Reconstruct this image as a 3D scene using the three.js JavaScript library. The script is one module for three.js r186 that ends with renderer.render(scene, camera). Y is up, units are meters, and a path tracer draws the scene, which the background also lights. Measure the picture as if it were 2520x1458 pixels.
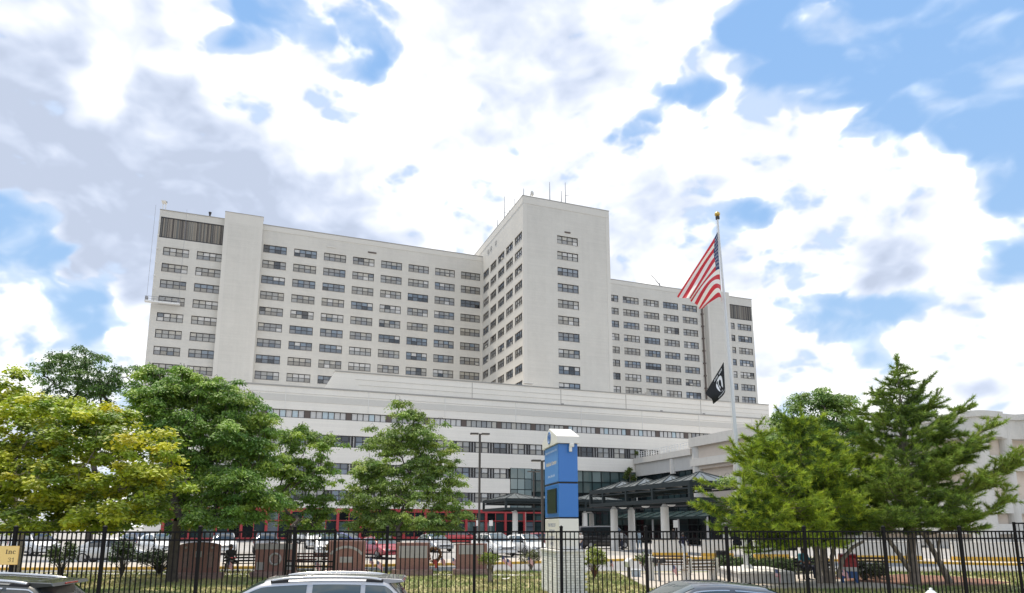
import * as THREE from 'three';
import { ImprovedNoise } from 'three/addons/math/ImprovedNoise.js';
import { mergeGeometries, mergeVertices } from 'three/addons/utils/BufferGeometryUtils.js';
import { RoundedBoxGeometry } from 'three/addons/geometries/RoundedBoxGeometry.js';
import { MarchingCubes } from 'three/addons/objects/MarchingCubes.js';

// ---------------------------------------------------------------- camera, sky, sun, exposure
const scene = new THREE.Scene();
const camera = new THREE.PerspectiveCamera(47.66, 1024 / 593, 0.1, 3000);
camera.position.set(0, 2.5, 0);
camera.rotation.set(THREE.MathUtils.degToRad(10.14), 0, 0);
camera.setViewOffset(2520, 1458, 0, -271, 2520, 1458);      // the photograph is the upper part of a taller street view
const renderer = new THREE.WebGLRenderer({ antialias: true });
renderer.toneMapping = THREE.LinearToneMapping;
renderer.toneMappingExposure = 1.0;
renderer.shadowMap.enabled = true;

const perlin = new ImprovedNoise();
function fbm(x, y, z, oct) { let s = 0, a = 0.5; for (let i = 0; i < oct; i++) { s += a * perlin.noise(x, y, z); x = x * 2.03 + 7.1; y = y * 2.03 + 3.7; z = z * 2.03 + 1.3; a *= 0.5; } return s; }
function billow(x, y, z, oct) { let s = 0, a = 0.5; for (let i = 0; i < oct; i++) { s += a * (0.30 - 1.7 * Math.abs(perlin.noise(x, y, z))); x = x * 2.05 + 5.1; y = y * 2.05 + 2.7; z = z * 2.05 + 8.3; a *= 0.5; } return s; }
const sst = (a, b, x) => { x = Math.min(1, Math.max(0, (x - a) / (b - a))); return x * x * (3 - 2 * x); };
const mix = (a, b, t) => a + (b - a) * t;

// Cloud chart: what the sky holds towards the hospital, one letter for a patch of about 3.6 degrees, in tangent-plane
// coordinates round the heading: w sunlit cloud, g pale grey cloud, G grey cloud base, t wisps, b blue
const CHART = [
  'ggwgwbtttwgggggwwbbtbbbb',
  'GGwwwwwwbwgggggwwtbbbbbb',
  'GGwGGwwwwwwgggwbbwtbbbbb',
  'GGGGGGgwwwgGgwtwwwwwwwbb',
  'GGGGGGGGgwwwwwwggwwwwwwb',
  'bGGGGGGGGwwwwwggtbwwwgww',
  'bbGGGGGGGwtwwggwgwwwGGwb',
  'wbbgGGGGgwwwwwgwgwtbbbtw',
  'twwwgggwwwwwwwwgwwwtbwww',
  'wwtwwgwwwwwwwgwwwgwwwwgw',
  'gwwwgwwwwwwwwwgwwwwwwgww',
  'gwwwgwwwwwwwwwwwwwwwwwww',
];
function makeSky() {
  const W = 4096, H = 2048, data = new Float32Array(W * H * 4), cov = { w: 0.98, g: 1.04, G: 1.18, t: 0.46, b: 0.04 }, lum = { w: 0.62, g: 0.30, G: 0.05, t: 0.55, b: 0.7 };
  const ct = Math.cos(0.17698), st = Math.sin(0.17698);
  const look = (tab, x, y) => { x = Math.min(22.999, Math.max(0, x)); y = Math.min(10.999, Math.max(0, y)); const i = Math.floor(x), j = Math.floor(y), fx = sst(0, 1, x - i), fy = sst(0, 1, y - j);
    return mix(mix(tab[CHART[j][i]], tab[CHART[j][i + 1]], fx), mix(tab[CHART[j + 1][i]], tab[CHART[j + 1][i + 1]], fx), fy); };
  for (let j = 0; j < H; j++) {
    const el = (j + 0.5) / H * Math.PI - Math.PI / 2, y = Math.sin(el), ce = Math.cos(el);
    for (let i = 0; i < W; i++) {
      const o = (j * W + i) * 4; data[o + 3] = 1;
      if (el < -0.02) { data[o] = 0.33; data[o + 1] = 0.33; data[o + 2] = 0.31; continue; }
      const ph = (i + 0.5) / W * 2 * Math.PI - Math.PI, x = ce * Math.cos(ph), z = ce * Math.sin(ph);
      // open sky
      const hz = Math.pow(1 - Math.max(0, y), 2.3);
      let r = mix(0.27, 0.54, hz), g = mix(0.50, 0.755, hz), b = mix(0.90, 0.975, hz);
      // clouds, flattened towards the horizon
      const k = 1 / (0.62 + 0.5 * Math.max(0, y)), px = x * k * 6, py = y * 9.5, pz = z * k * 6;
      const wx = fbm(px * 1.1, py * 1.1, pz * 1.1, 3), wy = fbm(px * 1.1 + 31, py * 1.1, pz * 1.1 + 9, 3);
      const d0 = fbm(px * 1.7 + wx, py * 1.7 + wy, pz * 1.7, 6), d = 0.5 * d0 + 0.72 * billow(px * 2.1 + wx * 0.6, py * 2.1 + wy * 0.6, pz * 2.1, 5), sh = fbm(px * 1.1 + 50, py * 1.3 + wx, pz * 1.1, 4);
      const low = fbm(x * 2.3 + 13, y * 2.3, z * 2.3 + 4, 2);
      let c = 0.62 + low * 1.7, s = 0.62 + fbm(x * 3 + 3, y * 3 + 8, z * 3, 2) * 1.6;
      const f = -z * ct + y * st;
      if (f > 0.2) {
        const X = x / f, Y = (y * ct + z * st) / f;
        const wgt = sst(1.02, 0.80, Math.abs(X)) * sst(0.80, 0.62, Y);
        if (wgt > 0) {
          const cx = (X + 0.7636) / 0.06364 - 0.5 + wx * 1.5, cy = (0.606 - Y) / 0.0606 - 0.5 + wy * 1.5;
          c = mix(c, look(cov, cx, cy), wgt); s = mix(s, look(lum, cx, cy), wgt);
        }
      }
      const dens = c + d * 1.3, veil = 0.42 * sst(0.02, 0.75, c + d0 * 1.1), a = 1 - (1 - sst(0.42, 0.76, dens)) * (1 - veil);
      const lit = d - (0.55 * fbm((px - 0.16) * 1.7 + wx, (py + 0.34) * 1.7 + wy, (pz - 0.18) * 1.7, 4) + 0.55 * billow((px - 0.16) * 2.1 + wx * 0.6, (py + 0.34) * 2.1 + wy * 0.6, (pz - 0.18) * 2.1, 3));   // thinner towards the sun: the lit flank
      s += sh * 0.5 + lit * 0.42;
      s = Math.max(s, sst(0.75, 0.40, dens) * 0.5);
      s = Math.min(1, Math.max(-0.08, s));
      const L = 0.645 * Math.pow(2.75, s), cool = sst(0.75, 0.0, s);
      const cr = L * (1 - 0.10 * cool), cg = L * (1 + 0.02 * cool), cb = L * (1 + 0.27 * cool);
      data[o] = mix(r, cr, a); data[o + 1] = mix(g, cg, a); data[o + 2] = mix(b, cb, a);
    }
  }
  const t = new THREE.DataTexture(data, W, H, THREE.RGBAFormat, THREE.FloatType);
  t.mapping = THREE.EquirectangularReflectionMapping; t.magFilter = t.minFilter = THREE.LinearFilter; t.needsUpdate = true;
  return t;
}
scene.background = makeSky();
scene.environment = scene.background;

const sun = new THREE.DirectionalLight(0xfff1dc, 4.8);
sun.position.set(-38, 160, -44);
sun.shadow.radius = 5; sun.castShadow = true;
sun.shadow.camera.left = sun.shadow.camera.bottom = -150; sun.shadow.camera.right = sun.shadow.camera.top = 150; sun.shadow.camera.far = 500;
sun.shadow.mapSize.set(4096, 4096);
sun.target.position.set(10, 0, -80); sun.position.add(sun.target.position);
scene.add(sun, sun.target);

// ---------------------------------------------------------------- helpers
let seed = 12345;
const rnd = () => { seed |= 0; seed = seed + 0x6D2B79F5 | 0; let t = Math.imul(seed ^ seed >>> 15, 1 | seed); t = t + Math.imul(t ^ t >>> 7, 61 | t) ^ t; return ((t ^ t >>> 14) >>> 0) / 4294967296; };
const rr = (a, b) => a + (b - a) * rnd();
const gauss = () => { let s = 0; for (let i = 0; i < 4; i++) s += rnd(); return (s - 2) * 1.0; };
const pick = (a) => a[Math.floor(rnd() * a.length)];
const V = (x, y, z) => new THREE.Vector3(x, y, z);
const taken = {};
function numbered(n) { const k = taken[n] = (taken[n] ?? -1) + 1; return k ? n + '_' + String(k).padStart(3, '0') : n; }
function mesh(name, geo, mat, parent, pos, ry) {
  const m = new THREE.Mesh(geo, mat); m.name = name; m.castShadow = m.receiveShadow = true;
  if (pos) m.position.set(pos[0], pos[1], pos[2]);
  if (ry) m.rotation.y = ry;
  if (parent) parent.add(m);
  return m;
}
function thing(name, label, category, pos, ry, group) {
  const o = new THREE.Group(); o.name = numbered(name); scene.add(o); o.userData.label = label; o.userData.category = category;
  if (group) o.userData.group = group;
  if (pos) o.position.set(pos[0], pos[1], pos[2]);
  if (ry) o.rotation.y = ry;
  return o;
}
function solo(name, geo, mat, label, category, pos, ry, group) { const m = mesh(numbered(name), geo, mat, scene, pos, ry); m.userData.label = label; m.userData.category = category; if (group) m.userData.group = group; return m; }
function structure(name, geo, mat) { const m = mesh(name, geo, mat, scene); m.userData.kind = 'structure'; return m; }
function sub(name, parent, pos, ry) { const g = new THREE.Group(); g.name = name; if (pos) g.position.set(pos[0], pos[1], pos[2]); if (ry) g.rotation.y = ry; parent.add(g); return g; }
const bx = (w, h, d, x = 0, y = 0, z = 0) => new THREE.BoxGeometry(w, h, d).translate(x, y, z);
const cyl = (r1, r2, h, n = 12, x = 0, y = 0, z = 0) => new THREE.CylinderGeometry(r1, r2, h, n).translate(x, y, z);
const rbx = (w, h, d, r, x = 0, y = 0, z = 0) => { const g = new RoundedBoxGeometry(w, h, d, 2, r).translate(x, y, z); return g; };
const join = (list) => mergeGeometries(list.map((g) => (g.index ? g.toNonIndexed() : g)).map((g) => { for (const k of Object.keys(g.attributes)) if (!['position', 'normal', 'uv'].includes(k)) g.deleteAttribute(k); return g; }));
function bar(a, b, r1, r2 = r1, n = 6) { const d = b.clone().sub(a), g = new THREE.CylinderGeometry(r2, r1, d.length(), n); g.applyQuaternion(new THREE.Quaternion().setFromUnitVectors(V(0, 1, 0), d.normalize())); const c = a.clone().add(b).multiplyScalar(0.5); return g.translate(c.x, c.y, c.z); }
function beam(a, b, w, h) { const d = b.clone().sub(a), L = d.length(), g = new THREE.BoxGeometry(L, h, w); g.applyQuaternion(new THREE.Quaternion().setFromUnitVectors(V(1, 0, 0), d.normalize())); const c = a.clone().add(b).multiplyScalar(0.5); return g.translate(c.x, c.y, c.z); }
const lin = (r, g, b) => new THREE.Color().setRGB(r, g, b);
const std = (c, rough = 0.8, o = {}) => new THREE.MeshStandardMaterial({ color: Array.isArray(c) ? lin(...c) : c, roughness: rough, ...o });
const phy = (c, rough = 0.3, o = {}) => new THREE.MeshPhysicalMaterial({ color: Array.isArray(c) ? lin(...c) : c, roughness: rough, ...o });

// height of the hospital grounds: a gentle rise from the pavement to the building
const depthOf = (x, z) => -0.108 * x - 0.994 * z;
const G = (x, z) => 0.16 + (Math.min(95, Math.max(20.5, depthOf(x, z))) - 20.5) * 0.0079;

// tiling noise textures
function lattice(p, s) { const a = new Float32Array(p * p); let q = s * 7919 + 11; for (let i = 0; i < a.length; i++) { q = (Math.imul(q, 1664525) + 1013904223) | 0; a[i] = (q >>> 8) / 16777216; } return a; }
function tileNoise(n, octaves) {          // octaves: [period, amplitude, stretchX] ; returns n*n values round 0
  const out = new Float32Array(n * n);
  octaves.forEach(([p, amp, py = p], o) => {
    const L = lattice(Math.max(p, py), o + p);
    for (let j = 0; j < n; j++) { const v = j / n * py, j0 = Math.floor(v), fy = sst(0, 1, v - j0); for (let i = 0; i < n; i++) { const u = i / n * p, i0 = Math.floor(u), fx = sst(0, 1, u - i0), P = Math.max(p, py);
      const q = (a, b) => L[(b % py) * P + (a % p)];
      out[j * n + i] += amp * (mix(mix(q(i0, j0), q(i0 + 1, j0), fx), mix(q(i0, j0 + 1), q(i0 + 1, j0 + 1), fx), fy) - 0.5) * 2; } }
  });
  return out;
}
function dataTex(n, fn, srgb, metres) {
  const d = new Uint8Array(n * n * 4);
  for (let i = 0; i < n * n; i++) { const c = fn(i); d[i * 4] = Math.max(0, Math.min(255, c[0] * 255)); d[i * 4 + 1] = Math.max(0, Math.min(255, c[1] * 255)); d[i * 4 + 2] = Math.max(0, Math.min(255, c[2] * 255)); d[i * 4 + 3] = 255; }
  const t = new THREE.DataTexture(d, n, n); t.wrapS = t.wrapT = THREE.RepeatWrapping; t.magFilter = THREE.LinearFilter; t.minFilter = THREE.LinearMipmapLinearFilter; t.generateMipmaps = true;
  if (srgb) t.colorSpace = THREE.SRGBColorSpace;
  t.repeat.set(1 / metres, 1 / metres); t.needsUpdate = true;
  return t;
}
const toS = (v) => (v <= 0.0031308 ? v * 12.92 : 1.055 * Math.pow(v, 1 / 2.4) - 0.055);
function surface(n, octs, base, vary, metres, tint = [1, 1, 1]) { const N = tileNoise(n, octs); return dataTex(n, (i) => { const k = 1 + vary * N[i]; return [toS(base[0] * (1 + (k - 1) * tint[0])), toS(base[1] * (1 + (k - 1) * tint[1])), toS(base[2] * (1 + (k - 1) * tint[2]))]; }, true, metres); }
// box-projected uv in metres
function metreUV(g) { if (g.index) g = g.toNonIndexed(); g.computeVertexNormals(); const p = g.attributes.position, nn = g.attributes.normal, uv = new Float32Array(p.count * 2); for (let i = 0; i < p.count; i++) { const ax = Math.abs(nn.getX(i)), ay = Math.abs(nn.getY(i)), az = Math.abs(nn.getZ(i)), x = p.getX(i), y = p.getY(i), z = p.getZ(i); if (ay > ax && ay > az) { uv[2 * i] = x; uv[2 * i + 1] = z; } else if (ax > az) { uv[2 * i] = z; uv[2 * i + 1] = y; } else { uv[2 * i] = x; uv[2 * i + 1] = y; } } g.setAttribute('uv', new THREE.BufferAttribute(uv, 2)); return g; }

// ---------------------------------------------------------------- materials
const M = {};
M.wall = std(0xffffff, 0.85, { map: surface(1024, [[4, 0.35], [13, 0.35], [40, 0.3], [300, 0.5], [12, 0.35, 2], [90, 0.25, 3], [3, 0.45, 170]], [0.60, 0.58, 0.535], 0.065, 26) });
M.wallLight = std(0xffffff, 0.85, { map: surface(512, [[3, 0.4], [11, 0.3], [200, 0.5]], [0.635, 0.613, 0.567], 0.05, 17) });
M.podium = std(0xffffff, 0.85, { map: surface(1024, [[5, 0.4], [17, 0.35, 4], [300, 0.45], [60, 0.25, 3], [3, 0.5, 150]], [0.81, 0.775, 0.71], 0.06, 22) });
M.coping = std([0.36, 0.35, 0.33], 0.7);
M.stone = std(0xffffff, 0.8, { map: surface(512, [[5, 0.4], [20, 0.4], [128, 0.5], [30, 0.4, 3]], [0.58, 0.565, 0.53], 0.07, 9) });
M.stoneWarm = std(0xffffff, 0.85, { map: surface(512, [[5, 0.4], [20, 0.4], [128, 0.6]], [0.62, 0.54, 0.46], 0.06, 7) });
M.concrete = std(0xffffff, 0.85, { map: surface(512, [[4, 0.5], [16, 0.5], [128, 0.6]], [0.50, 0.49, 0.46], 0.10, 6) });
M.concretePale = std(0xffffff, 0.8, { map: surface(512, [[4, 0.5], [16, 0.5], [128, 0.5], [40, 0.5, 4]], [0.62, 0.61, 0.58], 0.06, 4) });
M.asphalt = std(0xffffff, 0.9, { map: surface(512, [[4, 0.5], [16, 0.5], [200, 0.8]], [0.085, 0.085, 0.085], 0.25, 8) });
M.asphaltOld = std(0xffffff, 0.9, { map: surface(512, [[4, 0.6], [16, 0.5], [200, 0.6]], [0.33, 0.325, 0.315], 0.16, 14) });
M.pathConcrete = std(0xffffff, 0.85, { map: surface(512, [[4, 0.5], [16, 0.4], [160, 0.6]], [0.46, 0.42, 0.37], 0.10, 7) });
M.yellowPaint = std(0xffffff, 0.7, { map: surface(256, [[5, 0.5], [24, 0.6], [90, 0.6]], [0.66, 0.40, 0.06], 0.14, 3) });
M.frame = std([0.035, 0.033, 0.036], 0.5);
M.glass = [[0.32, 0.32, 0.305], [0.42, 0.40, 0.35], [0.23, 0.235, 0.24], [0.12, 0.145, 0.175], [0.025, 0.027, 0.03], [0.19, 0.24, 0.30], [0.56, 0.55, 0.53], [0.25, 0.235, 0.205]].map((c) => phy(c, 0.22, { clearcoat: 1, clearcoatRoughness: 0.02 }));  // bluish tones stand for reflected sky, put into the pane colour
M.glassDark = [[0.012, 0.016, 0.018], [0.02, 0.03, 0.034], [0.008, 0.01, 0.012], [0.03, 0.05, 0.052]].map((c) => phy(c, 0.06, { specularIntensity: 0.25 }));
M.glassGreen = [[0.10, 0.15, 0.145], [0.17, 0.23, 0.225], [0.06, 0.10, 0.10]].map((c) => phy(c, 0.08, { clearcoat: 1, clearcoatRoughness: 0.01 }));
M.brownPanel = std([0.11, 0.085, 0.075], 0.6);
M.red = std([0.42, 0.04, 0.045], 0.45);
M.darkGreen = phy([0.010, 0.020, 0.021], 0.5, { specularIntensity: 0.4 });
M.canopyGrey = phy([0.018, 0.026, 0.029], 0.5, { specularIntensity: 0.45 });
M.black = std([0.010, 0.010, 0.011], 0.45);
M.blackMetal = phy([0.006, 0.006, 0.007], 0.6, { specularIntensity: 0.3 });
M.whiteMetal = std([0.72, 0.72, 0.71], 0.45);
M.greyMetal = std([0.32, 0.32, 0.33], 0.45, { metalness: 0.4 });
M.bronze = std([0.06, 0.052, 0.045], 0.5);
M.slat = [[0.20, 0.185, 0.165], [0.26, 0.235, 0.20], [0.15, 0.135, 0.125], [0.17, 0.175, 0.17], [0.30, 0.27, 0.225], [0.085, 0.08, 0.078]].map((c) => std(c, 0.75));
M.white = std([0.78, 0.77, 0.74], 0.6);
M.ribbonBlue = phy([0.46, 0.56, 0.60], 0.15, { clearcoat: 1, clearcoatRoughness: 0.02 });
// ---------------------------------------------------------------- ground, roads, pavements (street frame turned 6.2 degrees)
const BETA = 0.108;
function sheet(near, far, x0, x1, nx, nz, lift, uvScale = 1) {          // near(x), far(x): depths -z ; draped over the grounds
  const pos = [], uv = [], idx = [];
  for (let i = 0; i <= nx; i++) for (let j = 0; j <= nz; j++) { const x = mix(x0, x1, i / nx), z = -mix(near(x), far(x), j / nz); pos.push(x, G(x, z) + lift, z); uv.push(x * uvScale, z * uvScale); }
  for (let i = 0; i < nx; i++) for (let j = 0; j < nz; j++) { const a = i * (nz + 1) + j, b = a + nz + 1; idx.push(a, b, a + 1, b, b + 1, a + 1); }
  const g = new THREE.BufferGeometry(); g.setAttribute('position', new THREE.Float32BufferAttribute(pos, 3)); g.setAttribute('uv', new THREE.Float32BufferAttribute(uv, 2)); g.setIndex(idx); g.computeVertexNormals(); return g;
}
const fenceZ = (x) => 19.35 + 0.1087 * x;                     // the fence line
function flat(x0, x1, z0, z1, y, seg = 1) { const g = new THREE.PlaneGeometry(x1 - x0, z1 - z0, seg, 1).rotateX(-Math.PI / 2).translate((x0 + x1) / 2, y, (z0 + z1) / 2); const p = g.attributes.position, uv = []; for (let i = 0; i < p.count; i++) uv.push(p.getX(i), p.getZ(i)); g.setAttribute('uv', new THREE.Float32BufferAttribute(uv, 2)); return g; }
const street = (g) => g.rotateY(BETA);
structure('road', street(flat(-260, 260, -13.6, 120, 0)), M.asphalt);
const kerbs = structure('street_kerb', street(join([0].map(() => metreUV(bx(520, 0.16, 0.18, 0, 0.064, -13.69))))), M.concrete);
structure('sidewalk', street(flat(-260, 260, -20.6, -13.78, 0.14)), M.pathConcrete);
structure('ground', sheet((x) => 20.6 - 0.1087 * -x, (x) => 900, -420, 420, 24, 90, 0), M.asphaltOld);
{ // painted parking line along the kerb side and a centre line
  structure('lane_marking', street(flat(-120, 120, -10.6, -10.48, 0.004)), std([0.7, 0.7, 0.68], 0.7));
}
const kerbZ = (x) => { const P = [[-70, 33], [-20.7, 35.6], [-12.4, 36.7], [-0.25, 40.6], [6, 43.5], [12.5, 46.4], [20, 44], [27.8, 40], [60, 36]]; for (let i = 1; i < P.length; i++) if (x <= P[i][0]) { const t = (x - P[i - 1][0]) / (P[i][0] - P[i - 1][0]); return mix(P[i - 1][1], P[i][1], t); } return 36; };
const grassTex = (() => { const A = tileNoise(1024, [[6, 0.5], [23, 0.5], [70, 0.4], [260, 0.6]]), B = tileNoise(1024, [[9, 0.6], [31, 0.5], [180, 0.5]]); return dataTex(1024, (i) => { const d = sst(-0.5, 0.6, B[i]), k = 1 + 0.22 * A[i]; return [toS(mix(0.19, 0.37, d) * k), toS(mix(0.23, 0.325, d) * k), toS(mix(0.075, 0.165, d) * k)]; }, true, 9); })();
M.grass = std(0xffffff, 0.95, { map: grassTex });
const lawn = structure('lawn', sheet((x) => fenceZ(x) + 0.6, (x) => Math.min(35, kerbZ(x) - 1.2), -75, 62, 60, 4, 0.006), M.grass);
structure('driveway', sheet((x) => Math.min(35, kerbZ(x) - 1.2), kerbZ, -75, 62, 60, 2, 0.004), std(0xffffff, 0.9, { map: surface(512, [[4, 0.6], [16, 0.5], [200, 0.6]], [0.235, 0.24, 0.245], 0.13, 11) }));
structure('island_pavement', sheet((x) => kerbZ(x) + 0.16, (x) => kerbZ(x) + 4.2, -75, 62, 60, 2, 0.14), M.pathConcrete);
{ // kerbs painted yellow, a real step
  const list = []; for (let x = -75; x < 62; x += 1.5) { const a = V(x, 0, -kerbZ(x) - 0.08), b = V(x + 1.52, 0, -kerbZ(x + 1.52) - 0.08); a.y = G(a.x, a.z) + 0.06; b.y = G(b.x, b.z) + 0.06; list.push(beam(a, b, 0.2, 0.17)); }
  structure('island_kerb', metreUV(join(list)), M.yellowPaint);
  const far = []; for (let x = -75; x < 62; x += 3) { const a = V(x, 0, -kerbZ(x) - 4.3), b = V(x + 3.02, 0, -kerbZ(x + 3.02) - 4.3); a.y = G(a.x, a.z) + 0.06; b.y = G(b.x, b.z) + 0.06; far.push(beam(a, b, 0.2, 0.17)); }
  structure('parking_kerb', metreUV(join(far)), M.concrete);
}
structure('garden_path', sheet((x) => 32.2 - x * 0.03, (x) => 32.9 - x * 0.03, -34, 1.0, 20, 1, 0.012), M.concretePale);
structure('plaza', sheet((x) => 26.2 , (x) => 34.4, 5.2, 15.5, 10, 3, 0.012), M.pathConcrete);
structure('mulch_bed', (() => { const g = new THREE.CircleGeometry(1, 40).rotateX(-Math.PI / 2), p = g.attributes.position, uv = []; for (let i = 0; i < p.count; i++) { const x = 17.6 + p.getX(i) * 3.4 * (1 + 0.12 * Math.sin(i * 1.7)), z = -30.2 + p.getZ(i) * 2.9 * (1 + 0.1 * Math.sin(i * 2.3)); p.setXYZ(i, x, G(x, z) + 0.02, z); uv.push(x, z); } g.setAttribute('uv', new THREE.Float32BufferAttribute(uv, 2)); g.computeVertexNormals(); return g; })(), std(0xffffff, 1, { map: surface(512, [[8, 0.5], [40, 0.6], [200, 0.9]], [0.20, 0.105, 0.07], 0.35, 4) }));
{ // grass blades
  const blade = []; for (let k = 0; k < 5; k++) { const a = k * 1.26, h = 0.05 + 0.03 * ((k * 7) % 3), w = 0.009, dx = Math.cos(a), dz = Math.sin(a); const g = new THREE.BufferGeometry(); g.setAttribute('position', new THREE.Float32BufferAttribute([dx * 0.02 - dz * w, 0, dz * 0.02 + dx * w, dx * 0.02 + dz * w, 0, dz * 0.02 - dx * w, dx * 0.05, h, dz * 0.05], 3)); g.setAttribute('uv', new THREE.Float32BufferAttribute([0, 0, 1, 0, 0.5, 1], 2)); g.computeVertexNormals(); blade.push(g); }
  const n = 26000, im = new THREE.InstancedMesh(mergeGeometries(blade), std(0xffffff, 0.9, { side: THREE.DoubleSide }), n), m4 = new THREE.Matrix4(), q = new THREE.Quaternion(), c = new THREE.Color();
  let k = 0; while (k < n) { const x = rr(-24, 27), z = -rr(21, 35); if (z < -Math.min(35, kerbZ(x) - 1.4) || z > -fenceZ(x) - 0.7) continue; if (x > 5.2 && x < 15.5 && z < -26.2) continue; if (Math.hypot((x - 17.6) / 3.6, (z + 30.2) / 3.1) < 1) continue;
    const s = rr(0.7, 1.5); q.setFromAxisAngle(V(0, 1, 0), rr(0, 6.28)); m4.compose(V(x, G(x, z) + 0.004, z), q, V(s, s * rr(0.7, 1.3), s)); im.setMatrixAt(k, m4); const d = Math.min(1, Math.max(0, 0.55 + 1.4 * perlin.noise(x * 0.35, 3, z * 0.5) + rr(-0.25, 0.25))); im.setColorAt(k, c.setRGB(mix(0.13, 0.36, d), mix(0.21, 0.32, d), mix(0.05, 0.15, d))); k++; }
  im.name = 'grass'; im.castShadow = im.receiveShadow = true; im.userData = { kind: 'stuff', label: 'patchy half dry lawn grass behind the black fence', category: 'grass' }; scene.add(im);
}

// ---------------------------------------------------------------- the hospital: local x along the front, local -z into the block
const PHI = THREE.MathUtils.degToRad(20.65);
const hospital = thing('hospital_building', 'huge pale concrete hospital block with rows of dark framed windows above a wide podium', 'hospital', [0, 0, 0], PHI);
function wallGeo(pts, holes, depth = 0.35) { const s = new THREE.Shape(pts.map((p) => new THREE.Vector2(p[0], p[1]))); for (const [x0, x1, y0, y1] of holes) { const h = new THREE.Path(); h.moveTo(x0, y0); h.lineTo(x0, y1); h.lineTo(x1, y1); h.lineTo(x1, y0); h.closePath(); s.holes.push(h); } return new THREE.ExtrudeGeometry(s, { depth, bevelEnabled: false }); }
const rect = (x0, x1, y0, y1) => [[x0, y0], [x1, y0], [x1, y1], [x0, y1]];
const ROW = (i) => 64.1 - 3.64 * i;
const paneBox = {};
function frameGeo(w, h, n, rail, b = 0.11, d = 0.12) { const L = [bx(w, b, d, 0, h / 2 - b / 2, 0), bx(w, b, d, 0, -h / 2 + b / 2, 0), bx(b, h - 2 * b, d, -w / 2 + b / 2, 0, 0), bx(b, h - 2 * b, d, w / 2 - b / 2, 0, 0)]; for (let i = 1; i < n; i++) L.push(bx(b * 1.15, h - 2 * b, d * 0.9, -w / 2 + w * i / n, 0, 0)); if (rail) L.push(bx(w - 2 * b, 0.075, d * 0.8, 0, 0.02, 0)); return join(L); }
const frames = { w5: frameGeo(5.0, 1.86, 4, true), w44: frameGeo(4.4, 1.86, 4, true), w27: frameGeo(2.6, 1.86, 2, true) };
const acGeo = rbx(0.75, 0.45, 0.5, 0.04), acMat = std([0.52, 0.5, 0.46], 0.6);
const sillMat = std([0.42, 0.40, 0.37], 0.8), sillGeo = { w5: bx(5.1, 0.07, 0.2), w44: bx(4.5, 0.07, 0.2), w27: bx(2.7, 0.07, 0.2) };
function towerWindow(kind, w, n, x, y, z, ry) {
  const g = sub('window', hospital, [x, y, z], ry);
  mesh('frame', frames[kind], M.frame, g);
  mesh('sill', sillGeo[kind], sillMat, g, [0, -0.965, 0.17]);
  const pw = w / n - 0.11, ph = 0.74, key = kind; paneBox[key] ??= bx(pw, ph, 0.02);
  const style = rnd(), open = rnd() < 0.035 ? Math.floor(rnd() * n) : -1;
  for (let i = 0; i < n; i++) for (let j = 0; j < 2; j++) {
    let k;
    const r = rnd();
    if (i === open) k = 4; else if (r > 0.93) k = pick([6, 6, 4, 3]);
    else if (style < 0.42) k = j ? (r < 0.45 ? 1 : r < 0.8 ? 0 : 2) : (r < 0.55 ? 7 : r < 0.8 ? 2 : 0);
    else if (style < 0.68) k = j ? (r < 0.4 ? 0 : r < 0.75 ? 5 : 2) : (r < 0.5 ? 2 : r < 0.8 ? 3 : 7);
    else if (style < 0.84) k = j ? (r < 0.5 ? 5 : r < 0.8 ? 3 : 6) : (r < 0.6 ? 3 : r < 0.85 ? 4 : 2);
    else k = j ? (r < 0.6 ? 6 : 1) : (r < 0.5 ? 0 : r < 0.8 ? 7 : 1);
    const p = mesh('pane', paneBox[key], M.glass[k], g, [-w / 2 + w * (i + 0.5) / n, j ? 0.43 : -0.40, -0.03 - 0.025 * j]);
    if (rnd() < 0.05) p.rotation.x = rr(-0.035, 0.02);
  }
  if (rnd() < 0.05) mesh('air_conditioner', acGeo, acMat, g, [-w / 2 + w * (Math.floor(rnd() * n) + 0.5) / n, -0.55, 0.12]);
}
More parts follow.
